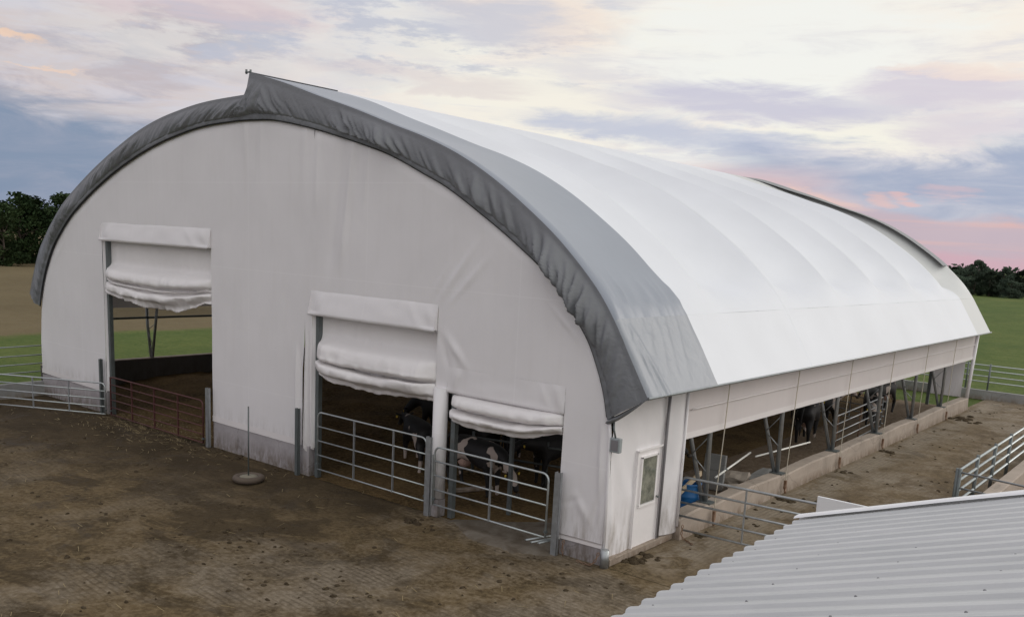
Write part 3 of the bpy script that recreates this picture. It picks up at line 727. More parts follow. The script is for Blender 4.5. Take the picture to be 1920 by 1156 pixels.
# chains at the front corner
def chain(pts, name='anchor_chain', r=.022):
    ch = MB(); pts = resample(pts, max(4, int(sum((V(a)-V(b)).length for a, b in zip(pts, pts[1:]))/.06)))
    for i, (a, b2) in enumerate(zip(pts, pts[1:])):
        c_ = (a+b2)/2; d = (b2-a).normalized(); s_ = d.orthogonal().normalized()
        if i % 2: s_ = d.cross(s_)
        ch.tube([c_+d*.042*cos(q*pi/4)+s_*.022*sin(q*pi/4) for q in range(8)], .009, 5, closed=True)
    return ch.build(name, 'rust', barn)
chain([(-.86, -.14, .34), (-.87, -.16, .18), (-.85, -.15, .02)]); chain([(-.02, -.16, .30), (-.08, -.18, .12), (-.2, -.2, .02), (-.5, -.17, .02)]); chain([(.30, 2.62, .34), (.32, 2.58, .1), (.42, 2.62, .02), (.62, 2.50, .015)])

# ================================================================== ground
def clump(x, y): return nz(x*.35, y*.35, 2)+.5*nz(x*1.1, y*1.1, 5)
def groundgrid(name, x0, x1, y0, y1, st, z0, amp, m):
    nx = int((x1-x0)/st); ny = int((y1-y0)/st); rows = []
    for i in range(nx+1):
        x = lerp(x0, x1, i/nx); r = []
        for j in range(ny+1):
            y = lerp(y0, y1, j/ny)
            e = min(1, (x-x0)/.5, (x1-x)/.5, (y-y0)/.5, (y1-y)/.5)
            r.append((x, y, z0+amp*max(0, e)*(nz(x*.6, y*.6, 1)*.5+nz(x*1.9, y*1.9, 3)*.35+nz(x*5, y*5, 6)*.2)))
        rows.append(r)
    return struct(MB().quadgrid(rows).build(name, m))
L_ = MB(); L_.quadgrid([[(x, y, -.06) for y in (-300, -60, -30, 0, 30, 60, 120, 300, 900, 2500)] for x in (-2500, -900, -300, -120, -60, -30, 0, 30, 60, 120, 300, 900)], smooth=False)
struct(L_.build('ground', 'land'))
groundgrid('yard', -23.9, 4.2, -20, -.02, .14, -.005, .05, 'yard')
groundgrid('alley_floor', .1, 14, -.0, 33, .2, -.006, .035, 'alley')
# scraped concrete apron in the smallest doorway
m, nt, b = mat('scraped_apron'); v = coords(nt, (1, 1, 1), 'World'); n_a = noi(nt, v, 1.6, 7, .65, .5); n_b = noi(nt, v, 11, 6, .7)
c = mix(nt, ramp(nt, n_a, [(.38, 0), (.60, 1)]), (.09, .068, .045), (.165, .142, .112)); c = mix(nt, mth(nt, 'MULTIPLY', ramp(nt, n_b, [(.5, 0), (.75, 1)]), .4), c, (.11, .085, .06))
nt.links.new(c, b.inputs['Base Color']); b.inputs['Roughness'].default_value = .9; bump(nt, b, n_b, .4, .02); M['apron'] = m
ap = []
for i in range(61):
    x = lerp(-4.0, -1.0, i/60); r = []
    e0 = -.12-.62*sstep(-4.0, -2.6, x)*(1-.35*sstep(-1.6, -1.0, x))+.22*nz(x*1.9, 1)+.12*nz(x*6, 3); e1 = .2+1.6*sstep(-4.0, -1.8, x)+.15*nz(x*2.2, 5)
    for j in range(41):
        t = j/40; y = lerp(e0, e1, t); r.append((x, y, .034-.05*(abs(2*t-1)**8)-.05*abs(2*i/60-1)**10+.006*nz(x*3, y*3)))
    ap.append(r)
struct(MB().quadgrid(ap).build('concrete_apron', 'apron'))
# interior
rows = []
for i in range(121):
    x = lerp(-23.3, -2.6, i/120); r = []
    for j in range(151):
        y = lerp(.0, LEN, j/150); k = sstep(1.2, 5, y)*(1-sstep(-7.5, -3.2, x))
        r.append((x, y, -.01+.34*k+.10*k*nz(x*.7, y*.7, 3)+.06*k*nz(x*2, y*2, 5)+.02*nz(x*3, y*3)))
    rows.append(r)
struct(MB().quadgrid(rows).build('bedding_floor', 'bedding'))
rows = [[(lerp(-2.6, .0, i/16), lerp(.0, LEN, j/140), .0+.02*nz(lerp(-2.6, .0, i/16)*2, j*.4)) for j in range(141)] for i in range(17)]
struct(MB().quadgrid(rows).build('barn_floor', 'dirt_floor'))
# clods on the yard (nobody could count them)
cl = MB()
def blob(mb, c, rx, ry, rz, seed, n=7):
    o = len(mb.v); rings = []
    for a in range(1, 4):
        th = pi/2*a/3
        rings.append([(c[0]+rx*sin(th)*cos(2*pi*k/n+seed)*(1+.35*nz(seed*7, k*1.3, a)), c[1]+ry*sin(th)*sin(2*pi*k/n+seed)*(1+.35*nz(seed*5, k*1.1, a)), c[2]+rz*cos(th)*(1+.3*nz(seed, k, a*2))) for k in range(n)])
    mb.v.append((c[0], c[1], c[2]+rz))
    for r in rings: mb.v += r
    for k in range(n):
        k2 = (k+1) % n
        mb.f.append((o, o+1+k, o+1+k2)); mb.sm.append(True)
        for a in range(2): mb.f.append((o+1+a*n+k, o+1+(a+1)*n+k, o+1+(a+1)*n+k2, o+1+a*n+k2)); mb.sm.append(True)
cnt = 0
while cnt < 700:
    x = random.uniform(-23, 4); y = random.uniform(-11, -.3)
    if clump(x, y) < random.uniform(-.15, .7): continue
    s_ = random.uniform(.012, .045)*(1 if random.random() < .985 else 1.7)
    blob(cl, (x, y, -.02), s_*random.uniform(.8, 1.8), s_*random.uniform(.8, 1.8), s_*random.uniform(.35, .75)+.02, random.uniform(0, 6)); cnt += 1
for _ in range(420):
    x = random.uniform(.35, 4.2); y = random.uniform(0, 32)
    if clump(x, y) < random.uniform(-.3, .5): continue
    s_ = random.uniform(.015, .055); blob(cl, (x, y, -.02), s_*1.3, s_, s_*.5+.02, random.uniform(0, 6))
for px, py, s0 in ((.6, 25.8, 1.0), (.9, 25.2, .8), (.5, 3.3, .25), (.55, 7.6, .3), (.55, 12.0, .3), (.6, 16.2, .3), (.35, 1.1, .35), (.25, .7, .3), (-4.55, -.75, .22), (-9.8, -.35, .3), (-11.5, -.3, .35), (-12.5, -.25, .3), (1.8, 8.4, .5), (2.4, 8.0, .45)):
    for _ in range(14):
        a = random.uniform(0, 2*pi); q = random.random()*s0
        s_ = random.uniform(.05, .13)*s0**.5; blob(cl, (px+cos(a)*q*.8, py+sin(a)*q*.8, -.02), s_*1.5, s_*1.3, s_*.6+.02, random.uniform(0, 6))
o = cl.build('manure_clods', 'clod'); o['kind'] = 'stuff'
# loose straw
st = MB()
for _ in range(1500):
    if random.random() < .7: x = random.gauss(-16, 2.0); y = random.gauss(-.1, .7); z = .02
    else: x = random.uniform(-22, 3); y = random.uniform(-9, 0); z = .015
    a = random.uniform(0, pi); l = random.uniform(.04, .14); dx, dy = cos(a)*l, sin(a)*l
    st.poly([(x-dx, y-dy, z), (x+dx, y+dy, z+.01), (x+dx+.008, y+dy+.008, z+.012), (x-dx+.008, y-dy+.008, z+.004)])
o = st.build('loose_straw', simple('straw', (.26, .20, .10), .8)); o['kind'] = 'stuff'

# ================================================================== gates and fences
def gate(name, label, cat, a, b, zs, ups, r=.021, m='galv', m2=None, round_ends=True, group=None, zslope=0.):
    """a, b : (x, y); zs rail heights bottom to top; ups fractions of uprights"""
    a = V((a[0], a[1], 0)); b = V((b[0], b[1], 0)); d = (b-a).normalized()
    t = thing(name, label, cat, tuple(a), group)
    z0, z1 = zs[0], zs[-1]; rr = .14 if round_ends else .0
    fr = [a+V((0, 0, z0)), a+V((0, 0, z1-rr))]
    if rr: fr += [a+d*rr*(1-cos(q))+V((0, 0, z1-rr+rr*sin(q))) for q in (pi/8, pi/4, 3*pi/8, pi/2)]
    else: fr += [a+V((0, 0, z1))]
    fr2 = [b+V((0, 0, z0)), b+V((0, 0, z1-rr))]
    if rr: fr2 += [b-d*rr*(1-cos(q))+V((0, 0, z1-rr+rr*sin(q))) for q in (pi/8, pi/4, 3*pi/8, pi/2)]
    MB().tube(fr+fr2[::-1], r*1.12, 10).build('frame', m2 or m, t)
    for z in zs[:-1]: MB().tube([a+V((0, 0, z)), b+V((0, 0, z))], r, 8).build('rail', m2 or m, t)
    for u in ups:
        p = a.lerp(b, u); MB().bar(p+V((0, 0, z0-.02)), p+V((0, 0, z1)), .045, .028, up=d).build('upright', m, t)
    for p in (a, b):
        MB().box(p+V((0, 0, z0+.12)), (.06, .06, .05)).build('hinge', 'steel_dark', t)
    return t
gate('gate', 'galvanised five-rail gate closed across the middle doorway', 'gate', (-8.42, -.13), (-4.68, -.16), [.30, .66, 1.02, 1.38, 1.74], [.36, .72], r=.018, m='galv', m2='galv_bright', group='galvanised tube gates')
g3 = gate('gate', 'galvanised five-rail gate with rounded corners at the smallest doorway', 'gate', (-4.30, -.28), (-1.22, -.28), [.34, .68, 1.0, 1.32, 1.64], [.52], r=.020, m='galv', m2='galv_bright', group='galvanised tube gates')
gate('gate', 'dark red rusty six-rail gate across the tall doorway', 'gate', (-18.35, -.20), (-13.28, -.20), [.10, .34, .58, .82, 1.06, 1.30], [.0, .25, .5, .75], r=.02, m='red_tube', group='galvanised tube gates')
gate('gate', 'galvanised gate swung out into the yard left of the red gate', 'gate', (-18.42, -.34), (-22.9, -2.75), [.12, .36, .60, .85, 1.10], [.25, .5, .75], r=.021, m='galv', m2='galv_bright', group='galvanised tube gates')
gate('gate', 'galvanised gate across the alley beside the person door', 'gate', (.12, 2.72), (3.75, 2.95), [.20, .50, .80, 1.08, 1.36], [.40], r=.024, m='galv', m2='galv', group='galvanised tube gates')
# posts
def post(x, y, h, label, w=.09, m='galv', cat='post', name='gate_post', chan=True):
    mb = MB(); mb.box((x, y, h/2), (w, .02, h)); mb.box((x-w/2+.008, y+.04, h/2), (.016, .08, h)); mb.box((x+w/2-.008, y+.04, h/2), (.016, .08, h))
    return tag(mb.build(name, m), label, cat, 'posts along the front wall', (x, y, 0))
post(-19.02, -.18, 1.78, 'grey steel post left of the tall doorway', .10, 'steel_dark')
post(-13.12, -.18, 1.68, 'light grey steel post where the red gate latches', .12)
post(-9.16, -.20, 1.72, 'grey steel post at the loose cloth left of the middle doorway', .11, 'steel_dark')
post(-4.56, -.22, 1.80, 'wide grey steel post between the middle and smallest doorways', .15)
post(-1.05, -.22, 1.70, 'grey steel post right of the smallest doorway', .13)
mb = MB().bar((-4.36, -.26, .3), (-4.36, -.26, 1.45), .04, .05, up=V((0, 1, 0)))
tag(mb.build('latch_bar', 'galv_bright'), 'short bright latch bar on the post between doorways', 'latch', origin=(-4.36, -.26, .3))
# tyre stand with rod
ty = thing('post_stand', 'old tyre filled with concrete holding a thin upright rod', 'stand', (-9.45, -1.42, 0))
MB().lathe([(.24, .02), (.26, .13), (.29, .165), (.36, .175), (.43, .15), (.46, .095), (.44, .04), (.40, .0)], (-9.45, -1.42, 0), 32).build('tyre', 'rubber', ty)
MB().lathe([(.265, .10), (.255, .145), (.12, .16), (.0, .16)], (-9.45, -1.42, 0), 28).build('filling', 'tire_fill', ty)
MB().tube([(-9.48, -1.40, .10), (-9.50, -1.38, 2.2)], .021, 8).build('rod', 'steel_dark', ty)
ty.scale = (.84, .84, .84)
# loose pipes by the small gate
for i, (a, b2) in enumerate((((-1.93, .02, .035), (-1.62, 1.0, .035)), ((-1.76, -.02, .035), (-1.52, .9, .035)), ((-1.62, .05, .035), (-1.46, .95, .035)))):
    mb = MB().tube([a, b2], .028, 10)
    tag(mb.build('loose_pipe', 'galv_bright'), 'short bright steel pipe lying on the slab by the small gate', 'pipe', 'steel pipes lying by the small gate', a)
# left boundary: curb with rails
cw = MB().prism([(-23.50, .0, -.05), (-23.50, .0, .48), (-23.30, .0, .48), (-23.30, .0, -.05)], (.55, -7.5, 0)).build('yard_curb', 'slab', recalc=True)
tag(cw, 'low grey concrete curb running from the left corner of the barn', 'curb wall', origin=(-23.4, 0, 0))
def railfence(name, label, a, b, zs, posts, r=.022, m='galv_bright', pz=0., group='rail fences round the yard', lead=None, pr=.04):
    a = V((a[0], a[1], 0)); b = V((b[0], b[1], 0)); t = thing(name, label, 'fence', tuple(a), group)
    for z in zs:
        MB().tube([a+V((0, 0, z)), b+V((0, 0, z))], r, 8).build('rail', m, t)
    for u in posts:
        p = a.lerp(b, u); MB().tube([p+V((0, 0, pz-.05)), p+V((0, 0, zs[-1]+.08))], pr, 8).build('fence_post', 'steel_dark', t)
    return t
railfence('rail_fence', 'white-topped rail fence on the curb at the far left of the yard', (-23.55, .2), (-23.1, -7.0), [.80, 1.08, 1.38, 1.70], [0.0, .35, .7, 1], pz=.45)
railfence('rail_fence', 'rail fence beyond the far end of the barn by the meadow', (-18, 33.05), (14, 33.0), [.80, 1.06, 1.33, 1.58], [i/10+.035 for i in range(10)]+[.565], r=.027, pz=.35)
o = MB().box((-2, 33.0, .18), (32, .22, .46)).build('far_curb', 'slab', bevel=.01); tag(o, 'long low concrete curb under the far rail fence', 'curb wall', origin=(-2, 33, 0))
f1 = railfence('rail_fence', 'bright four-rail fence along the right side of the alley', (4.36, 8.15), (4.34, 27), [.62, .90, 1.16, 1.42], [0, .11, .22, .33, .5, .75, 1], r=.032, pz=0, pr=.045)
f2 = railfence('rail_fence', 'dull two-rail fence leaving the alley corner behind the metal roof', (4.42, 8.12), (9.5, 7.1), [1.05, 1.42], [0.0, .5, 1], r=.024, m='galv', pz=0)
rows = []
o = MB().box((4.72, 18.2, .27), (.34, 17.5, .6)).build('alley_curb', 'curb', bevel=.02); tag(o, 'tan concrete curb beside the bright alley fence', 'curb wall', origin=(4.7, 18, 0))
# interior gate and rails
gate('gate', 'rusty tan gate inside the barn behind the side legs', 'gate', (-.62, 14.3), (-.95, 20.3), [.10, .37, .64, .92, 1.20], [.05, .5, .95], r=.02, m='rust', m2='galv', group='tube gates inside the barn')
gate('gate', 'grey gate inside the barn near its far end', 'gate', (-.9, 20.6), (-3.8, 21.4), [.15, .42, .70, .98, 1.24], [.5], r=.02, group='tube gates inside the barn')
# low curb inside behind the small gate and post
o = MB().box((-5.2, 2.0, .07), (.14, 1.2, .10), Matrix.Rotation(radians(-25), 3, 'Z')).build('inner_curb', 'curb', bevel=.02); tag(o, 'pale low curb on the barn floor behind the small gate', 'curb wall', origin=(-5.2, 2, 0))
o = MB().box((-3.38, 1.25, 1.4), (.08, .08, 2.8)).build('inner_post', 'steel_dark'); tag(o, 'grey steel post standing inside behind the small gate', 'post', origin=(-3.38, 1.25, 0))
# feed rail line inside
fr = thing('feed_rail', 'dark feed rail inside the barn behind the cows', 'rail', (-6, 6, 0))
for z in (1.05, .6): MB().tube([(-6.2, 3.2, z), (-2.2, 4.3, z)], .03, 8).build('rail', 'steel_dark', fr)
for x, y in ((-6.2, 3.2), (-4.2, 3.75), (-2.2, 4.3)): MB().tube([(x, y, 0), (x, y, 1.2)], .04, 8).build('post', 'steel_dark', fr)

# ================================================================== clutter by the side opening
br = thing('barrel', 'open blue plastic barrel just inside the side opening', 'barrel', (-.42, 4.15, 0))
MB().lathe([(0, .0), (.27, .0), (.285, .05), (.29, .28), (.30, .30), (.29, .32), (.29, .56), (.30, .58), (.29, .60), (.285, .84), (.295, .88), (.28, .88), (.27, .84), (.27, .25), (0, .24)], (-.42, 4.15, 0), 32).build('shell', 'blue', br)
MB().lathe([(.292, .835), (.305, .85), (.305, .875), (.292, .885)], (-.42, 4.15, 0), 32).build('rim', 'blue', br)
o = MB().box((-1.2, 7.1, .47), (.56, .14, .94), Matrix.Rotation(radians(8), 3, 'Z') @ Matrix.Rotation(radians(-6), 3, 'X')).build('upright_slab', 'slab', bevel=.012); tag(o, 'flat grey concrete slab standing upright inside the side opening', 'slab', origin=(-1.2, 7.1, 0))
o = MB().box((-.35, 3.75, .78), (.05, 1.75, .12), Matrix.Rotation(radians(17), 3, 'X')).build('plank', 'wood', bevel=.004); tag(o, 'pale wooden plank leaning over the blue barrel', 'plank', origin=(-.35, 3.75, .5))
def rock(label, c, s, seed, rz=0, m='stone', name='rubble_block'):
    bm = bmesh.new(); bmesh.ops.create_cube(bm, size=1)
    bmesh.ops.subdivide_edges(bm, edges=bm.edges[:], cuts=3, use_grid_fill=True)
    R = Matrix.Rotation(rz, 3, 'Z') @ Matrix.Rotation(.25, 3, 'X')
    for v_ in bm.verts:
        p = v_.co.copy(); p *= (1-.14*p.length); p += V((nz(p.x*2+seed, p.y*2, p.z*2), nz(p.x*2, p.y*2+seed, p.z*2), nz(p.x*2, p.y*2, p.z*2+seed)))*.16
        v_.co = R @ V((p.x*s[0], p.y*s[1], p.z*s[2]))
    me = bpy.data.meshes.new(name); bm.to_mesh(me); bm.free(); me.materials.append(M[m])
    o = bpy.data.objects.new(name, me); COL.objects.link(o); o.location = c; o['label'] = label; o['category'] = 'rubble'; o['group'] = 'broken concrete by the curb'
rock('rounded tan chunk of broken concrete beside the upright slab', (-.85, 7.75, .22), (.62, .5, .34), 1, .3)
rock('long flat grey broken concrete piece leaning on the tan chunk', (-.62, 8.75, .18), (.42, .95, .16), 2, -.2, 'slab')
rock('small pale concrete lump in front of the tan chunk', (-.62, 7.05, .12), (.42, .32, .22), 3, .8)
rock('low crumbled concrete pile against the curb', (-.42, 7.5, .08), (.5, .9, .14), 4, .1)
rock('small grey stone near the curb end of the rubble', (-.38, 8.4, .08), (.3, .5, .12), 5, 1.1, 'slab')
for lab, a, b2 in (('white plastic pole tied to the column beside the upright slab', (-.05, 4.75, .96), (-.50, 7.65, 1.04)), ('white plastic pole resting level across the second column', (-.28, 7.5, 1.0), (.02, 10.45, 1.02))):
    t = thing('plastic_pole', lab, 'pole', a, 'white plastic poles by the side opening')
    MB().tube([a, b2], .024, 8).build('pole', 'pvc', t)
    p = V(a).lerp(V(b2), .26); q = V(a).lerp(V(b2), .29); MB().tube([p, q], .032, 8).build('coupling', 'steel_dark', t)

# ================================================================== neighbouring shed with ribbed roof
shed = thing('shed', 'shed with a ribbed pale metal roof in the lower right foreground', 'shed', (6.5, -8, 0))
EX, EZ, SL = 5.43, 3.20, .345; RY0, RY1, RXE = -16.5, -4.74, 12.5
pitch = .247; rows = []
ys = []
y = RY1-.02
while y > RY0:
    for dy, h in ((0, 0), (.045, .004), (.075, .024), (.115, .030), (.155, .024), (.185, .004)): ys.append((y-dy*pitch/.247, h))
    y -= pitch
ys_r = []
MBR = MB()
for y, h in ys:
    row = []
    for i in range(9):
        x = lerp(EX, RXE, i/8); z = EZ+(x-EX)*SL+h+.008*nz(x*.7, y*.9)
        row.append((x+(.0 if h < .02 else -.012), y, z))
    rows.append(row)
MBR.quadgrid(rows, smooth=False).build('roof', 'ribbed', shed)
# underside + walls
MB().quadgrid([[(EX+.02, y, EZ-.05), (RXE, y, EZ-.05+(RXE-EX)*SL)] for y in (RY0, RY1)]).build('roof_underside', 'trim_white', shed)
MB().box((EX+.9, (RY0+RY1)/2, 1.65), (.16, RY1-RY0-.4, 3.3)).build('wall', 'trim_white', shed)
MB().prism([(EX+.3, RY1-.2, 0), (EX+.3, RY1-.2, EZ), (RXE, RY1-.2, EZ+(RXE-EX)*SL-.1), (RXE, RY1-.2, 0)], (0, -.1, 0)).build('wall', 'trim_white', shed, recalc=True)
# rake flashing (slightly lifted, shadow gap beneath)
fl = MB()
n = 40; fr_ = []
for i in range(n+1):
    x = lerp(EX-.02, RXE, i/n); z = EZ+(x-EX)*SL; w = .012*nz(x*1.1, 2)
    fr_.append([(x, RY1-.13, z+.062+w), (x, RY1-.10, z+.082+w), (x, RY1+.03, z+.080), (x, RY1+.05, z+.06), (x, RY1+.05, z-.14)])
fl.quadgrid(fr_, smooth=False).build('rake_trim', 'trim_white', shed)
MB().box((EX+.04, (RY0+RY1)/2, EZ-.10), (.03, RY1-RY0, .14)).build('fascia', 'trim_white', shed)
sc_ = MB()
yy = RY1-.02-.115
r_i = 0
while yy > RY0:
    for k in range(9):
        x = EX+.14+k*.78; z = EZ+(x-EX)*SL
        sc_.lathe([(0, .014), (.009, .011), (.012, 0)], (x, yy+pitch*.5 if r_i % 2 == 0 else yy+pitch*.5, z+.001), 6)
    yy -= pitch*2; r_i += 1
o = sc_.build('roof_screws', 'screw', shed); o['kind'] = 'stuff'
wb = MB().box((3.70, 2.84, .77), (1.35, .05, 1.54)).build('windbreak_panel', 'trim_white', bevel=.006); tag(wb, 'white sheet panel at the end of the alley gate behind the metal roof', 'panel', origin=(3.7, 2.84, 0))

# ================================================================== cows
def cow(label, loc, rz, head='up', seed=0, thr=.52, legw=False, tagc=True, lying=False, scale=1.0):
    # joints: name -> (x, y, z, rx, ry)
    J = {}; E = []
    def j(n, x, y, z, r, r2=None): J[n] = (V((x, y, z)), r, r2 or r)
    def e(a, b): E.append((a, b))
    dz = -.62 if lying else 0
    j('pelvis', -.62, 0, 1.14+dz, .26, .25); j('rump', -.86, 0, 1.18+dz, .19, .20); j('loin', -.25, 0, 1.08+dz, .33, .33); j('belly', .12, 0, 1.04+dz, .36, .36); j('chest', .5, 0, 1.06+dz, .31, .32); j('withers', .76, 0, 1.14+dz, .22, .25)
    e('pelvis', 'rump'); e('pelvis', 'loin'); e('loin', 'belly'); e('belly', 'chest'); e('chest', 'withers')
    if head == 'up': nk = [(.98, 0, 1.24, .16, .19), (1.20, 0, 1.38, .12, .15)]; hd = [(1.36, 0, 1.46, .115), (1.52, 0, 1.36, .10), (1.68, 0, 1.22, .072), (1.76, 0, 1.15, .068)]
    elif head == 'down': nk = [(.98, 0, 1.06, .16, .19), (1.16, 0, .88, .12, .15)]; hd = [(1.28, 0, .76, .115), (1.38, 0, .60, .10), (1.46, 0, .42, .072), (1.50, 0, .33, .068)]
    else: nk = [(1.0, 0, 1.14, .16, .19), (1.22, 0, 1.18, .12, .15)]; hd = [(1.40, 0, 1.20, .115), (1.57, 0, 1.10, .10), (1.72, 0, .97, .072), (1.80, 0, .92, .068)]
    pv = 'withers'
    for i, (x, y, z, r, r2) in enumerate(nk): j('n%d' % i, x, y, z+dz, r, r2); e(pv, 'n%d' % i); pv = 'n%d' % i
    for i, (x, y, z, r) in enumerate(hd): j('h%d' % i, x, y, z+dz, r); e(pv, 'h%d' % i); pv = 'h%d' % i
    for s in (-1, 1):
        S = 'LR'[s > 0]; st_ = random.uniform(-.09, .09)
        if lying:
            j('st'+S, -.55, s*.26, .40, .17); j('hk'+S, -.15, s*.42, .14, .07); j('ft'+S, .15, s*.40, .08, .05); e('pelvis', 'st'+S); e('st'+S, 'hk'+S); e('hk'+S, 'ft'+S)
            j('el'+S, .62, s*.22, .32, .10); j('kn'+S, .85, s*.28, .10, .06); j('fh'+S, .6, s*.30, .06, .05); e('chest', 'el'+S); e('el'+S, 'kn'+S); e('kn'+S, 'fh'+S)
        else:
            j('st'+S, -.58, s*.17, .82, .15, .17); j('hk'+S, -.80+st_, s*.19, .50, .062, .075); j('pa'+S, -.73+st_, s*.19, .14, .042, .045); j('hf'+S, -.69+st_, s*.19, .035, .058)
            e('pelvis', 'st'+S); e('st'+S, 'hk'+S); e('hk'+S, 'pa'+S); e('pa'+S, 'hf'+S)
            j('el'+S, .60, s*.17, .74, .10, .12); j('kn'+S, .62-st_, s*.17, .42, .062, .066); j('fp'+S, .62-st_, s*.17, .13, .042); j('ff'+S, .65-st_, s*.17, .035, .058)
            e('chest', 'el'+S); e('el'+S, 'kn'+S); e('kn'+S, 'fp'+S); e('fp'+S, 'ff'+S)
    names = list(J); me = bpy.data.meshes.new('cow_skel')
    me.from_pydata([tuple(J[n][0]) for n in names], [(names.index(a), names.index(b2)) for a, b2 in E], [])
    tmp = bpy.data.objects.new('tmp', me); COL.objects.link(tmp)
    sk_ = tmp.modifiers.new('s', 'SKIN'); sk_.use_smooth_shade = True
    for i, n in enumerate(names):
        d = me.skin_vertices[0].data[i]; d.radius = (J[n][1], J[n][2]); d.use_root = (n == 'pelvis')
    ss = tmp.modifiers.new('b', 'SUBSURF'); ss.levels = 2; ss.render_levels = 2
    dg = bpy.context.evaluated_depsgraph_get(); dg.update()
    body = bpy.data.meshes.new_from_object(tmp.evaluated_get(dg)); bpy.data.objects.remove(tmp)
    # ears and tail joined into the body
    bm = bmesh.new(); bm.from_mesh(body)
    hp_ = J['h0'][0]; hd_ = (J['h2'][0]-J['h0'][0]).normalized(); up = V((0, 1, 0)).cross(hd_)*-1
    for s in (-1, 1):
        rot = Matrix.Rotation(s*radians(90), 4, 'Z')
        mtx = Matrix.Translation(hp_+V((-.02, s*.17, .04))) @ Matrix.Rotation(s*.35, 4, 'X') @ Matrix.Diagonal((.045, .115, .028, 1))
        bmesh.ops.create_icosphere(bm, subdivisions=2, radius=1, matrix=mtx)
    if not lying:
        tl = MB().tube([(-1.02, 0, 1.28), (-1.10, 0, 1.15), (-1.10, .02, .80), (-1.08, .02, .55), (-1.08, .02, .35)], [.035, .028, .02, .03, .012], 8)
        tm = bpy.data.meshes.new('t'); tm.from_pydata([tuple(p) for p in tl.v], [], tl.f); bm.from_mesh(tm)
    bmesh.ops.recalc_face_normals(bm, faces=bm.faces)
    for f_ in bm.faces: f_.smooth = True
    bm.to_mesh(body); bm.free(); body.materials.clear(); body.materials.append(cow_mat('cow_hide_%d' % seed, thr, seed, legw))
    t = thing('cow', label, 'cow', loc, 'black and white dairy cows'); t.rotation_euler = (0, 0, rz); t.scale = (scale,)*3
    ob = bpy.data.objects.new('body', body); COL.objects.link(ob); ob.parent = t
    def part(nm, mb, mm):
        me_ = bpy.data.meshes.new(nm); me_.from_pydata([tuple(p) for p in mb.v], [], mb.f); me_.polygons.foreach_set('use_smooth', mb.sm); me_.materials.append(M[mm])
        o_ = bpy.data.objects.new(nm, me_); COL.objects.link(o_); o_.parent = t
    if tagc:
        for s in (-1, 1): part('ear_tag', MB().box(hp_+V((0.03, s*.22, -.03)), (.010, .05, .06)), 'tag_yellow')
    side = (J['h1'][0]+J['h0'][0])/2
    for s in (-1, 1): part('eye', MB().lathe([(0, .02), (.018, .01), (.02, -.01)], side+V((.03, s*.095, .02)), 8), 'hoof')
    m2 = J['h3'][0]; part('muzzle', MB().lathe([(0, .05), (.04, .04), (.066, .0), (.05, -.045), (0, -.055)], m2+hd_*.05, 14), 'hoof')
    if not lying: part('udder', MB().lathe([(.17, .12), (.18, .0), (.12, -.10), (.03, -.13), (0, -.13)], (-.42, 0, .68), 16), 'cow_pink')
    return t
M['cow_pink'] = simple('udder_skin', (.50, .34, .28), .6)
cow('black cow with a white shoulder patch behind the smallest gate', (-5.15, 2.1, 0), radians(-8), 'down', 1, .565)
cow('black cow with white hind legs behind the right end of the middle gate', (-7.75, 2.75, 0), radians(152), 'level', 2, .63, True, scale=.97)
cow('dark cow head lowered deep in the barn behind the smallest gate', (-6.5, 5.4, .1), radians(-60), 'down', 3, .60)
cow('black cow turned to the left beyond the middle doorway post', (-6.9, 4.1, .05), radians(172), 'level', 20, .67)
cow('black cow facing the gate in the second row at the smallest doorway', (-4.3, 4.4, .0), radians(-100), 'level', 21, .67)
cow('nearly all black cow standing sideways at the right of the second row', (-3.0, 5.3, .0), radians(12), 'up', 22, .67)
cow('black cow lined up behind the second row near the feed rail', (-5.2, 6.9, .1), radians(-20), 'level', 23, .67)
cow('black cow standing off to the left in the bedding', (-9.0, 5.2, .25), radians(200), 'down', 24, .67)
cow('mostly black cow standing far inside beyond the middle doorway', (-8.2, 7.5, .25), radians(10), 'level', 4, .62)
for i, (x, y, r, hd, lab) in enumerate(((-1.9, 15.4, 100, 'level', 'dark cow nearest the fourth side column'), (-2.6, 18.1, 60, 'up', 'white-marked cow behind the inner tan gate'), (-1.5, 20.9, -70, 'down', 'cow with its head down behind the inner grey gate'), (-2.0, 23.6, -100, 'level', 'dark cow standing between the last side columns'),
                                     (-4.2, 19.6, 170, 'level', 'black cow turned away in the middle of the far bedding'), (-2.6, 25.8, 95, 'down', 'cow feeding in the last bay by the back opening'))):
    cow(lab, (x, y, .02), radians(r), hd, 10+i, .55 if i % 2 else .60)

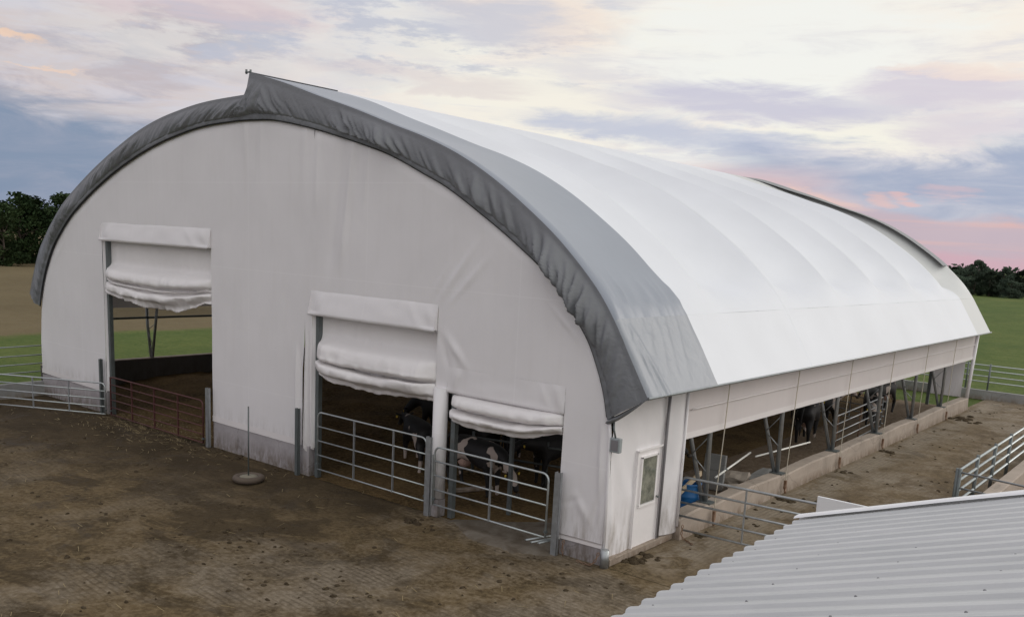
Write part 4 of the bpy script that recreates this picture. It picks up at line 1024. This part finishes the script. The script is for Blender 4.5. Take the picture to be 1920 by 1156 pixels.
# ================================================================== trees
def leafcloud(mb, c, r, n, size, flat=.75):
    for _ in range(n):
        d = V((random.gauss(0, 1), random.gauss(0, 1), random.gauss(0, 1))).normalized()
        q = random.random()**.45; p = V(c)+V((d.x*r*q, d.y*r*q, d.z*r*q*flat))
        a = V((random.gauss(0, 1), random.gauss(0, 1), random.gauss(0, .6))).normalized(); b2 = a.orthogonal().normalized(); s_ = size*random.uniform(.5, 1.3)
        mb.poly([p-a*s_, p-b2*s_*.6, p+a*s_, p+b2*s_*.6])
def make_tree(h, w, nclump, nleaf, size, m, base=.12):
    tr = MB(); top = V((random.uniform(-.3, .3), random.uniform(-.3, .3), h*.85))
    tr.tube([(0, 0, -.3), (0.05, 0, h*.25), (top.x*.6, top.y*.6, h*.55), top], [h*.03, h*.022, h*.014, h*.004], 8)
    cr = MB()
    for k in range(nclump):
        t = random.random(); z = h*lerp(base, 1.0, t**.9); env = w*(sin(pi*min(1, .18+t*.80)))**.75
        a = random.uniform(0, 2*pi); q = env*random.uniform(.25, 1)
        c_ = V((cos(a)*q, sin(a)*q, z-.06*h)); rr = random.uniform(.10, .20)*h*(1.1-.45*t)
        leafcloud(cr, c_, rr, nleaf, size)
        if k % 3 == 0: tr.tube([(top.x*.4, top.y*.4, max(.15*h, z*.6)), tuple(c_*.9+V((0, 0, z*.05)))], [h*.01, h*.003], 5)
    return tr, cr
def proto(name, label, h, w, nc, nl, s_, m, group, loc, base=.12):
    t = thing(name, label, 'tree', loc, group); tr, cr = make_tree(h, w, nc, nl, s_, m, base)
    for nm, mb, mm in (('trunk', tr, 'bark'), ('crown', cr, m)):
        me_ = bpy.data.meshes.new(nm); me_.from_pydata([tuple(p) for p in mb.v], [], mb.f); me_.materials.append(M[mm]); o_ = bpy.data.objects.new(nm, me_); COL.objects.link(o_); o_.parent = t
    return t
G1 = 'trees at the edge of the brown field'
PL = [proto('broadleaf_tree', 'tall dark tree at the left edge of the photo', 9.8, 3.6, 46, 90, .26, 'leaf_dark', G1, (-121, 36, 0)),
      proto('broadleaf_tree', 'rounded lower green tree in front of the tall dark ones', 6.2, 3.4, 40, 90, .24, 'leaf_mid', G1, (-113, 36, 0), .02),
      proto('broadleaf_tree', 'dense dark tree second in the left wood', 9.2, 3.9, 46, 90, .26, 'leaf_dark', G1, (-120, 41, 0), .05)]
used = [0]
spots = [(-122.5, 30, 9.2), (-124, 45, 9.0), (-119.5, 46.5, 9.3), (-118, 51, 9.4), (-126, 38, 10.0), (-116, 55.5, 9.0), (-123, 50, 9.6), (-117, 60, 8.6), (-114, 65, 8.6), (-128, 26, 9.4), (-112, 70, 8.8), (-126, 20, 9.4), (-129, 33, 10.2)]
labs = ['dark tree leftmost at the photo edge', 'tree behind the second in the left wood', 'dark tree in the middle of the left wood', 'tree nearest the barn gable in the left wood', 'highest tree crown at the back of the left wood', 'tree half hidden behind the gable flap', 'back row tree near the grey flap', 'tree hidden behind the gable, beyond the flap', 'tree beyond the gable in the hidden wood row', 'outermost tree left of the photo', 'last tree of the row behind the gable', 'tree farther left of the wood', 'back row tree on the left']
for (x, y, h), lb in zip(spots, labs):
    c_ = copy_tree(PL[random.choice((0, 2))]); c_.location = (x, y, 0); c_.rotation_euler = (0, 0, random.uniform(0, 6.2)); k = h/9.5; c_.scale = (k*random.uniform(.95, 1.2), k*1.1, k*random.uniform(.93, 1.04)); c_['label'] = lb
for (x, y, k), lb in zip(((-110.5, 41.5, .72), (-111, 31, .8), (-112.5, 46, .66), (-114, 50.5, .7)), ('small round bush-like tree in front near the flap', 'low green tree at the far left front', 'short round tree behind the small front one', 'short tree right against the grey flap')):
    c_ = copy_tree(PL[1]); c_.location = (x, y, 0); c_.rotation_euler = (0, 0, random.uniform(0, 6)); c_.scale = (k,)*3; c_['label'] = lb
G2 = 'trees beyond the right meadow'
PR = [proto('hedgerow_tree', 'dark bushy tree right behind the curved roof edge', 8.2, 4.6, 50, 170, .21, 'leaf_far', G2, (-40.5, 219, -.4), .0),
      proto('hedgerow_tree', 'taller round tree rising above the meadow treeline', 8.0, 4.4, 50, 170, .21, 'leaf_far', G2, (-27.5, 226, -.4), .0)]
words = ['first', 'second', 'third', 'fourth', 'fifth', 'sixth', 'seventh', 'eighth', 'ninth', 'tenth', 'eleventh', 'twelfth', 'thirteenth', 'fourteenth', 'fifteenth', 'sixteenth', 'seventeenth', 'eighteenth', 'nineteenth', 'twentieth']
i = 0
x = -62
while x < 15:
    dist = random.uniform(-3, 7); y = 236+x*.1+dist; h = random.uniform(5.6, 6.9)
    if -36 < x < 20 and random.random() < .15: h *= 1.12
    c_ = copy_tree(PR[i % 2]); c_.location = (x, y, -.4); c_.rotation_euler = (0, 0, random.uniform(0, 6.2)); k = h/8; c_.scale = (k*1.25, k*1.2, k)
    c_['label'] = '%s tree from the barn in the back row beyond the meadow' % words[min(i, 19)]
    i += 1; x += random.uniform(3.6, 5.2)
for (x, y, k), lb in zip(((-36, 213, .72), (-31.5, 211, .62), (-43, 212, .7), (-20.5, 195, .50)), ('front bush below the dark tree by the roof edge', 'low rounded bush at the meadow edge', 'front bush half behind the barn roof', 'lone dark bush at the right photo edge')):
    c_ = copy_tree(PR[0]); c_.location = (x, y, -.4); c_.rotation_euler = (0, 0, random.uniform(0, 6)); c_.scale = (k*1.1, k*1.1, k); c_['label'] = lb
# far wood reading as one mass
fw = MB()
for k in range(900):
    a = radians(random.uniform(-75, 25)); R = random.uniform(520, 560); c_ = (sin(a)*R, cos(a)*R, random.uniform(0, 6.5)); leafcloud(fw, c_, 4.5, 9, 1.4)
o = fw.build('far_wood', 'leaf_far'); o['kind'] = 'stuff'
# ================================================================== sky and light
w = bpy.data.worlds.new('World'); sc.world = w; w.use_nodes = True; nt = w.node_tree
for n_ in list(nt.nodes): nt.nodes.remove(n_)
out = nd(nt, 'ShaderNodeOutputWorld'); bg = nd(nt, 'ShaderNodeBackground'); nt.links.new(bg.outputs[0], out.inputs[0])
tc = nd(nt, 'ShaderNodeTexCoord'); D = tc.outputs['Generated']
SUN_EL, SUN_AZ = radians(24), radians(36)      # azimuth from +y towards +x
sky = nd(nt, 'ShaderNodeTexSky'); sky.sky_type = 'NISHITA'; sky.sun_disc = False; sky.sun_elevation = SUN_EL; sky.sun_rotation = SUN_AZ; sky.air_density = 1.2; sky.dust_density = 2
sp = nd(nt, 'ShaderNodeSeparateXYZ'); nt.links.new(D, sp.inputs[0]); Z = sp.outputs['Z']
def dirv(az, el): az, el = radians(az), radians(el); return (sin(az)*cos(el), cos(az)*cos(el), sin(el))
def dot(vec, d):
    n_ = nd(nt, 'ShaderNodeVectorMath', operation='DOT_PRODUCT'); nt.links.new(vec, n_.inputs[0]); n_.inputs[1].default_value = d; return n_.outputs['Value']
def mapr(val, a, b2, c=0., d=1., smooth=True):
    n_ = nd(nt, 'ShaderNodeMapRange', interpolation_type='SMOOTHSTEP' if smooth else 'LINEAR')
    nt.links.new(val, n_.inputs[0]); n_.inputs[1].default_value = a; n_.inputs[2].default_value = b2; n_.inputs[3].default_value = c; n_.inputs[4].default_value = d; return n_.outputs[0]
def skynoise(scale, zst, detail, rough, loc=(0, 0, 0), dist=0.):
    mp = nd(nt, 'ShaderNodeMapping'); mp.inputs['Scale'].default_value = (1, 1, zst); mp.inputs['Location'].default_value = loc; mp.inputs['Rotation'].default_value = (radians(0), 0, 0)
    nt.links.new(D, mp.inputs[0]); return noi(nt, mp.outputs[0], scale, detail, rough, dist)
def lin(r, g, b2): return tuple(((c/255+.055)/1.055)**2.4 if c > 10 else c/255/12.92 for c in (r, g, b2))
N1 = skynoise(3.2, 3.6, 8, .58, (1.3, .4, .2), .5); N2 = skynoise(7.5, 4.5, 9, .62, (4, 2, 1), .7); N4 = skynoise(9., 7., 9, .66, (2, 5, 7), .4); N3 = skynoise(1.6, 2.6, 5, .5, (8, 1, 3), .3)
# azimuth in degrees, elevation in degrees
az = mth(nt, 'MULTIPLY', mth(nt, 'ARCTAN2', sp.outputs['X'], sp.outputs['Y']), 57.2958)
el = mth(nt, 'MULTIPLY', mth(nt, 'ARCSINE', Z), 57.2958)
elw = mth(nt, 'ADD', el, mth(nt, 'MULTIPLY', mth(nt, 'SUBTRACT', N1, .5), 5.0))
elw2 = mth(nt, 'ADD', elw, mth(nt, 'MULTIPLY', mth(nt, 'SUBTRACT', N2, .5), 4.0))
azw = mth(nt, 'ADD', az, mth(nt, 'MULTIPLY', mth(nt, 'SUBTRACT', N1, .5), 16.0))
leftness = mapr(azw, -41, -60)            # 1 far left
cream = mix(nt, mapr(N3, .35, .65), lin(243, 240, 230), lin(236, 238, 240))
lav = mix(nt, mapr(N2, .35, .65), lin(194, 184, 188), lin(184, 186, 196))
base = mix(nt, leftness, cream, lav)
# streaky high cloud, purple grey with peach rims
cl_r = mapr(mth(nt, 'ADD', mth(nt, 'MULTIPLY', N1, .5), mth(nt, 'MULTIPLY', N4, .5)), .47, .60)
rim = mapr(mth(nt, 'ADD', mth(nt, 'MULTIPLY', N1, .6), mth(nt, 'MULTIPLY', N2, .4)), .465, .52)
lowk = mapr(el, 26, 9)
base = mix(nt, mth(nt, 'MULTIPLY', mth(nt, 'MULTIPLY', rim, lowk), .28), base, lin(248, 226, 212))
base = mix(nt, mth(nt, 'MULTIPLY', mth(nt, 'MULTIPLY', cl_r, lowk), .6), base, lin(208, 208, 219))
def blob_(az0, el0, ra, re, a=0., thr=(.0, .6)):
    da = mth(nt, 'SUBTRACT', az, az0); de = mth(nt, 'SUBTRACT', mth(nt, 'ADD', el, mth(nt, 'MULTIPLY', mth(nt, 'SUBTRACT', N2, .5), 2.6)), el0)
    if a: de = mth(nt, 'ADD', de, mth(nt, 'MULTIPLY', da, -a))
    x_ = mth(nt, 'DIVIDE', mth(nt, 'ADD', da, mth(nt, 'MULTIPLY', mth(nt, 'SUBTRACT', N1, .5), 8.)), ra); y_ = mth(nt, 'DIVIDE', de, re)
    r2 = mth(nt, 'ADD', mth(nt, 'MULTIPLY', x_, x_), mth(nt, 'MULTIPLY', y_, y_))
    r2 = mth(nt, 'ADD', r2, mth(nt, 'MULTIPLY', mth(nt, 'SUBTRACT', N4, .5), 4.2))
    return mapr(r2, 1.9, .0)
N5 = skynoise(10., 4.2, 10, .64, (6, 6, 2), .12)
patch = mth(nt, 'MULTIPLY', mth(nt, 'MULTIPLY', mapr(az, -70, -58), mapr(az, -30, -38)), mapr(mth(nt, 'ADD', el, mth(nt, 'MULTIPLY', N1, 3)), 9.2, 11.0))
base = mix(nt, mth(nt, 'MULTIPLY', mth(nt, 'MULTIPLY', patch, mapr(N5, .54, .42)), .6), base, lin(228, 224, 220))
base = mix(nt, mth(nt, 'MULTIPLY', mth(nt, 'MULTIPLY', patch, mapr(N5, .49, .60)), .75), base, lin(186, 190, 205))
fluff = mth(nt, 'MULTIPLY', mapr(az, -36, -28), mapr(el, 12.5, 9.5))
base = mix(nt, mth(nt, 'MULTIPLY', mth(nt, 'MULTIPLY', fluff, mapr(N5, .50, .57)), .5), base, lin(204, 204, 216))
# clear cream gaps
base = mix(nt, mth(nt, 'MULTIPLY', blob_(-24, 11.5, 9, 3.2), .95), base, lin(241, 241, 236))
base = mix(nt, mth(nt, 'MULTIPLY', blob_(-38, 8.2, 7, 1.6, -.1), .9), base, lin(243, 238, 226))
base = mix(nt, mth(nt, 'MULTIPLY', blob_(-18, 7.2, 6, .8), .85), base, lin(243, 240, 228))
# named clouds
for (a0, e0, ra, re, sl, col, k) in ((-46, 9.4, 6, .6, -.07, (214, 202, 204), .5), (-38.5, 12.8, 5, 1.5, 0, (240, 222, 208), .7), (-41.0, 12.4, 4.5, 1.2, 0, (198, 200, 212), .8), (-57, 12.2, 6, 1.2, .0, (214, 196, 200), .7), (-67, 9.2, 1.6, .16, -.05, (244, 208, 178), .7), (-65, 7.9, 1.8, .10, -.05, (240, 208, 184), .6),
                                       (-25, 8.6, 8, .9, -.05, (200, 198, 214), .9), (-14, 9.4, 4.5, 1.0, .0, (212, 205, 216), .9), (-13.5, 10.3, 3.5, .4, 0, (244, 224, 210), .6), (-12, 7.4, 4, 1.0, .0, (214, 206, 216), .8), (-30, 6.8, 8, .8, -.08, (192, 197, 214), .9)):
    base = mix(nt, mth(nt, 'MULTIPLY', blob_(a0, e0, ra, re, sl), k), base, lin(*col))
# blue-grey bank low in the sky on both sides
bank_r = mth(nt, 'MULTIPLY', mapr(elw2, 6.9, 5.4), mapr(azw, -30, -22))
base = mix(nt, mth(nt, 'MULTIPLY', bank_r, .92), base, mix(nt, mapr(N2, .35, .65), lin(156, 168, 194), lin(186, 190, 206)))
bank_l = mth(nt, 'MULTIPLY', mapr(elw2, 7.2, 4.6), mapr(azw, -50, -60))
base = mix(nt, mth(nt, 'MULTIPLY', bank_l, .95), base, mix(nt, mapr(N2, .35, .7), lin(126, 144, 170), lin(144, 154, 176)))
midp = mth(nt, 'MULTIPLY', mth(nt, 'MULTIPLY', mapr(el, 5.6, 4.2), mapr(azw, -33, -27)), mapr(azw, -17, -23))
base = mix(nt, mth(nt, 'MULTIPLY', midp, .8), base, lin(224, 192, 192))
for (a0, e0, ra, re, sl, col, k) in ((-17.2, 3.45, .9, .28, 0, (230, 190, 184), .7), (-15.6, 3.55, .8, .2, 0, (230, 188, 184), .7), (-20.6, 3.4, 2.2, .3, -.15, (232, 198, 188), .7), (-13.2, 3.9, 1.2, .3, 0, (214, 186, 192), .6)):
    base = mix(nt, mth(nt, 'MULTIPLY', blob_(a0, e0, ra, re, sl), k), base, lin(*col))
pink = mth(nt, 'MULTIPLY', mapr(elw, 3.0, 2.2), mapr(azw, -30, -20))
stripe = mapr(skynoise(2.2, 34, 4, .5, (3, 3, 0)), .4, .6)
base = mix(nt, mth(nt, 'MULTIPLY', pink, .9), base, mix(nt, stripe, lin(196, 178, 188), lin(224, 182, 176)))
base = mix(nt, mapr(elw, 1.0, .2), base, mix(nt, leftness, lin(205, 172, 184), lin(140, 152, 178)))
# unseen sky is brightened behind the camera to light the front wall, dimmed opposite
rear_boost = mapr(dot(D, (.50, -.60, .62)), -.6, .7, .80, 1.28)
base = mix(nt, 1.0, base, nd(nt, 'ShaderNodeCombineColor').outputs[0], 'MULTIPLY') if False else base
sc1 = nd(nt, 'ShaderNodeVectorMath', operation='SCALE'); nt.links.new(base, sc1.inputs[0])
inview = mth(nt, 'MULTIPLY', mapr(az, 10, -8), mapr(az, -95, -75))     # the measured part of the sky stays as measured
gl = mth(nt, 'ADD', mth(nt, 'MULTIPLY', rear_boost, mth(nt, 'SUBTRACT', 1, inview)), inview)
hi = mapr(el, 16, 30)
gl = mth(nt, 'ADD', mth(nt, 'MULTIPLY', gl, mth(nt, 'SUBTRACT', 1, hi)), mth(nt, 'MULTIPLY', rear_boost, hi))
nt.links.new(gl, sc1.inputs['Scale'])
sc2 = nd(nt, 'ShaderNodeVectorMath', operation='SCALE'); nt.links.new(sky.outputs[0], sc2.inputs[0]); sc2.inputs['Scale'].default_value = .004
ad = nd(nt, 'ShaderNodeVectorMath', operation='ADD'); nt.links.new(sc1.outputs[0], ad.inputs[0]); nt.links.new(sc2.outputs[0], ad.inputs[1])
nt.links.new(ad.outputs[0], bg.inputs[0]); bg.inputs[1].default_value = 1.0

ld = bpy.data.lights.new('sun', 'SUN'); ld.energy = .85; ld.angle = radians(35); ld.color = (1, .95, .91)
lo = bpy.data.objects.new('sun', ld); COL.objects.link(lo)
sd = V((sin(SUN_AZ)*cos(SUN_EL), cos(SUN_AZ)*cos(SUN_EL), sin(SUN_EL))); lo.rotation_euler = sd.to_track_quat('Z', 'Y').to_euler(); lo.location = (30, 20, 40)

# ================================================================== camera
cd = bpy.data.cameras.new('camera'); co = bpy.data.objects.new('camera', cd); COL.objects.link(co); sc.camera = co
co.location = (8.8982, -14.4107, 6.0643)
yaw, pit, rol = radians(38.1892), radians(11.1176), radians(3.0723)
fw_ = V((-sin(yaw)*cos(pit), cos(yaw)*cos(pit), -sin(pit))); rt = V((cos(yaw), sin(yaw), 0)); up = rt.cross(fw_)
r2 = rt*cos(rol)+up*sin(rol); u2 = -rt*sin(rol)+up*cos(rol)
co.rotation_euler = Matrix((r2, u2, -fw_)).transposed().to_euler()
cd.sensor_width = 36; cd.lens = 1702.406/1920*36; cd.shift_y = (790.224-578)/1920; cd.clip_end = 5000; cd.clip_start = .05
sc.view_settings.view_transform = 'Standard'; sc.view_settings.look = 'None'; sc.view_settings.exposure = 0; sc.view_settings.gamma = 1
sc.render.resolution_x = 1024; sc.render.resolution_y = 616
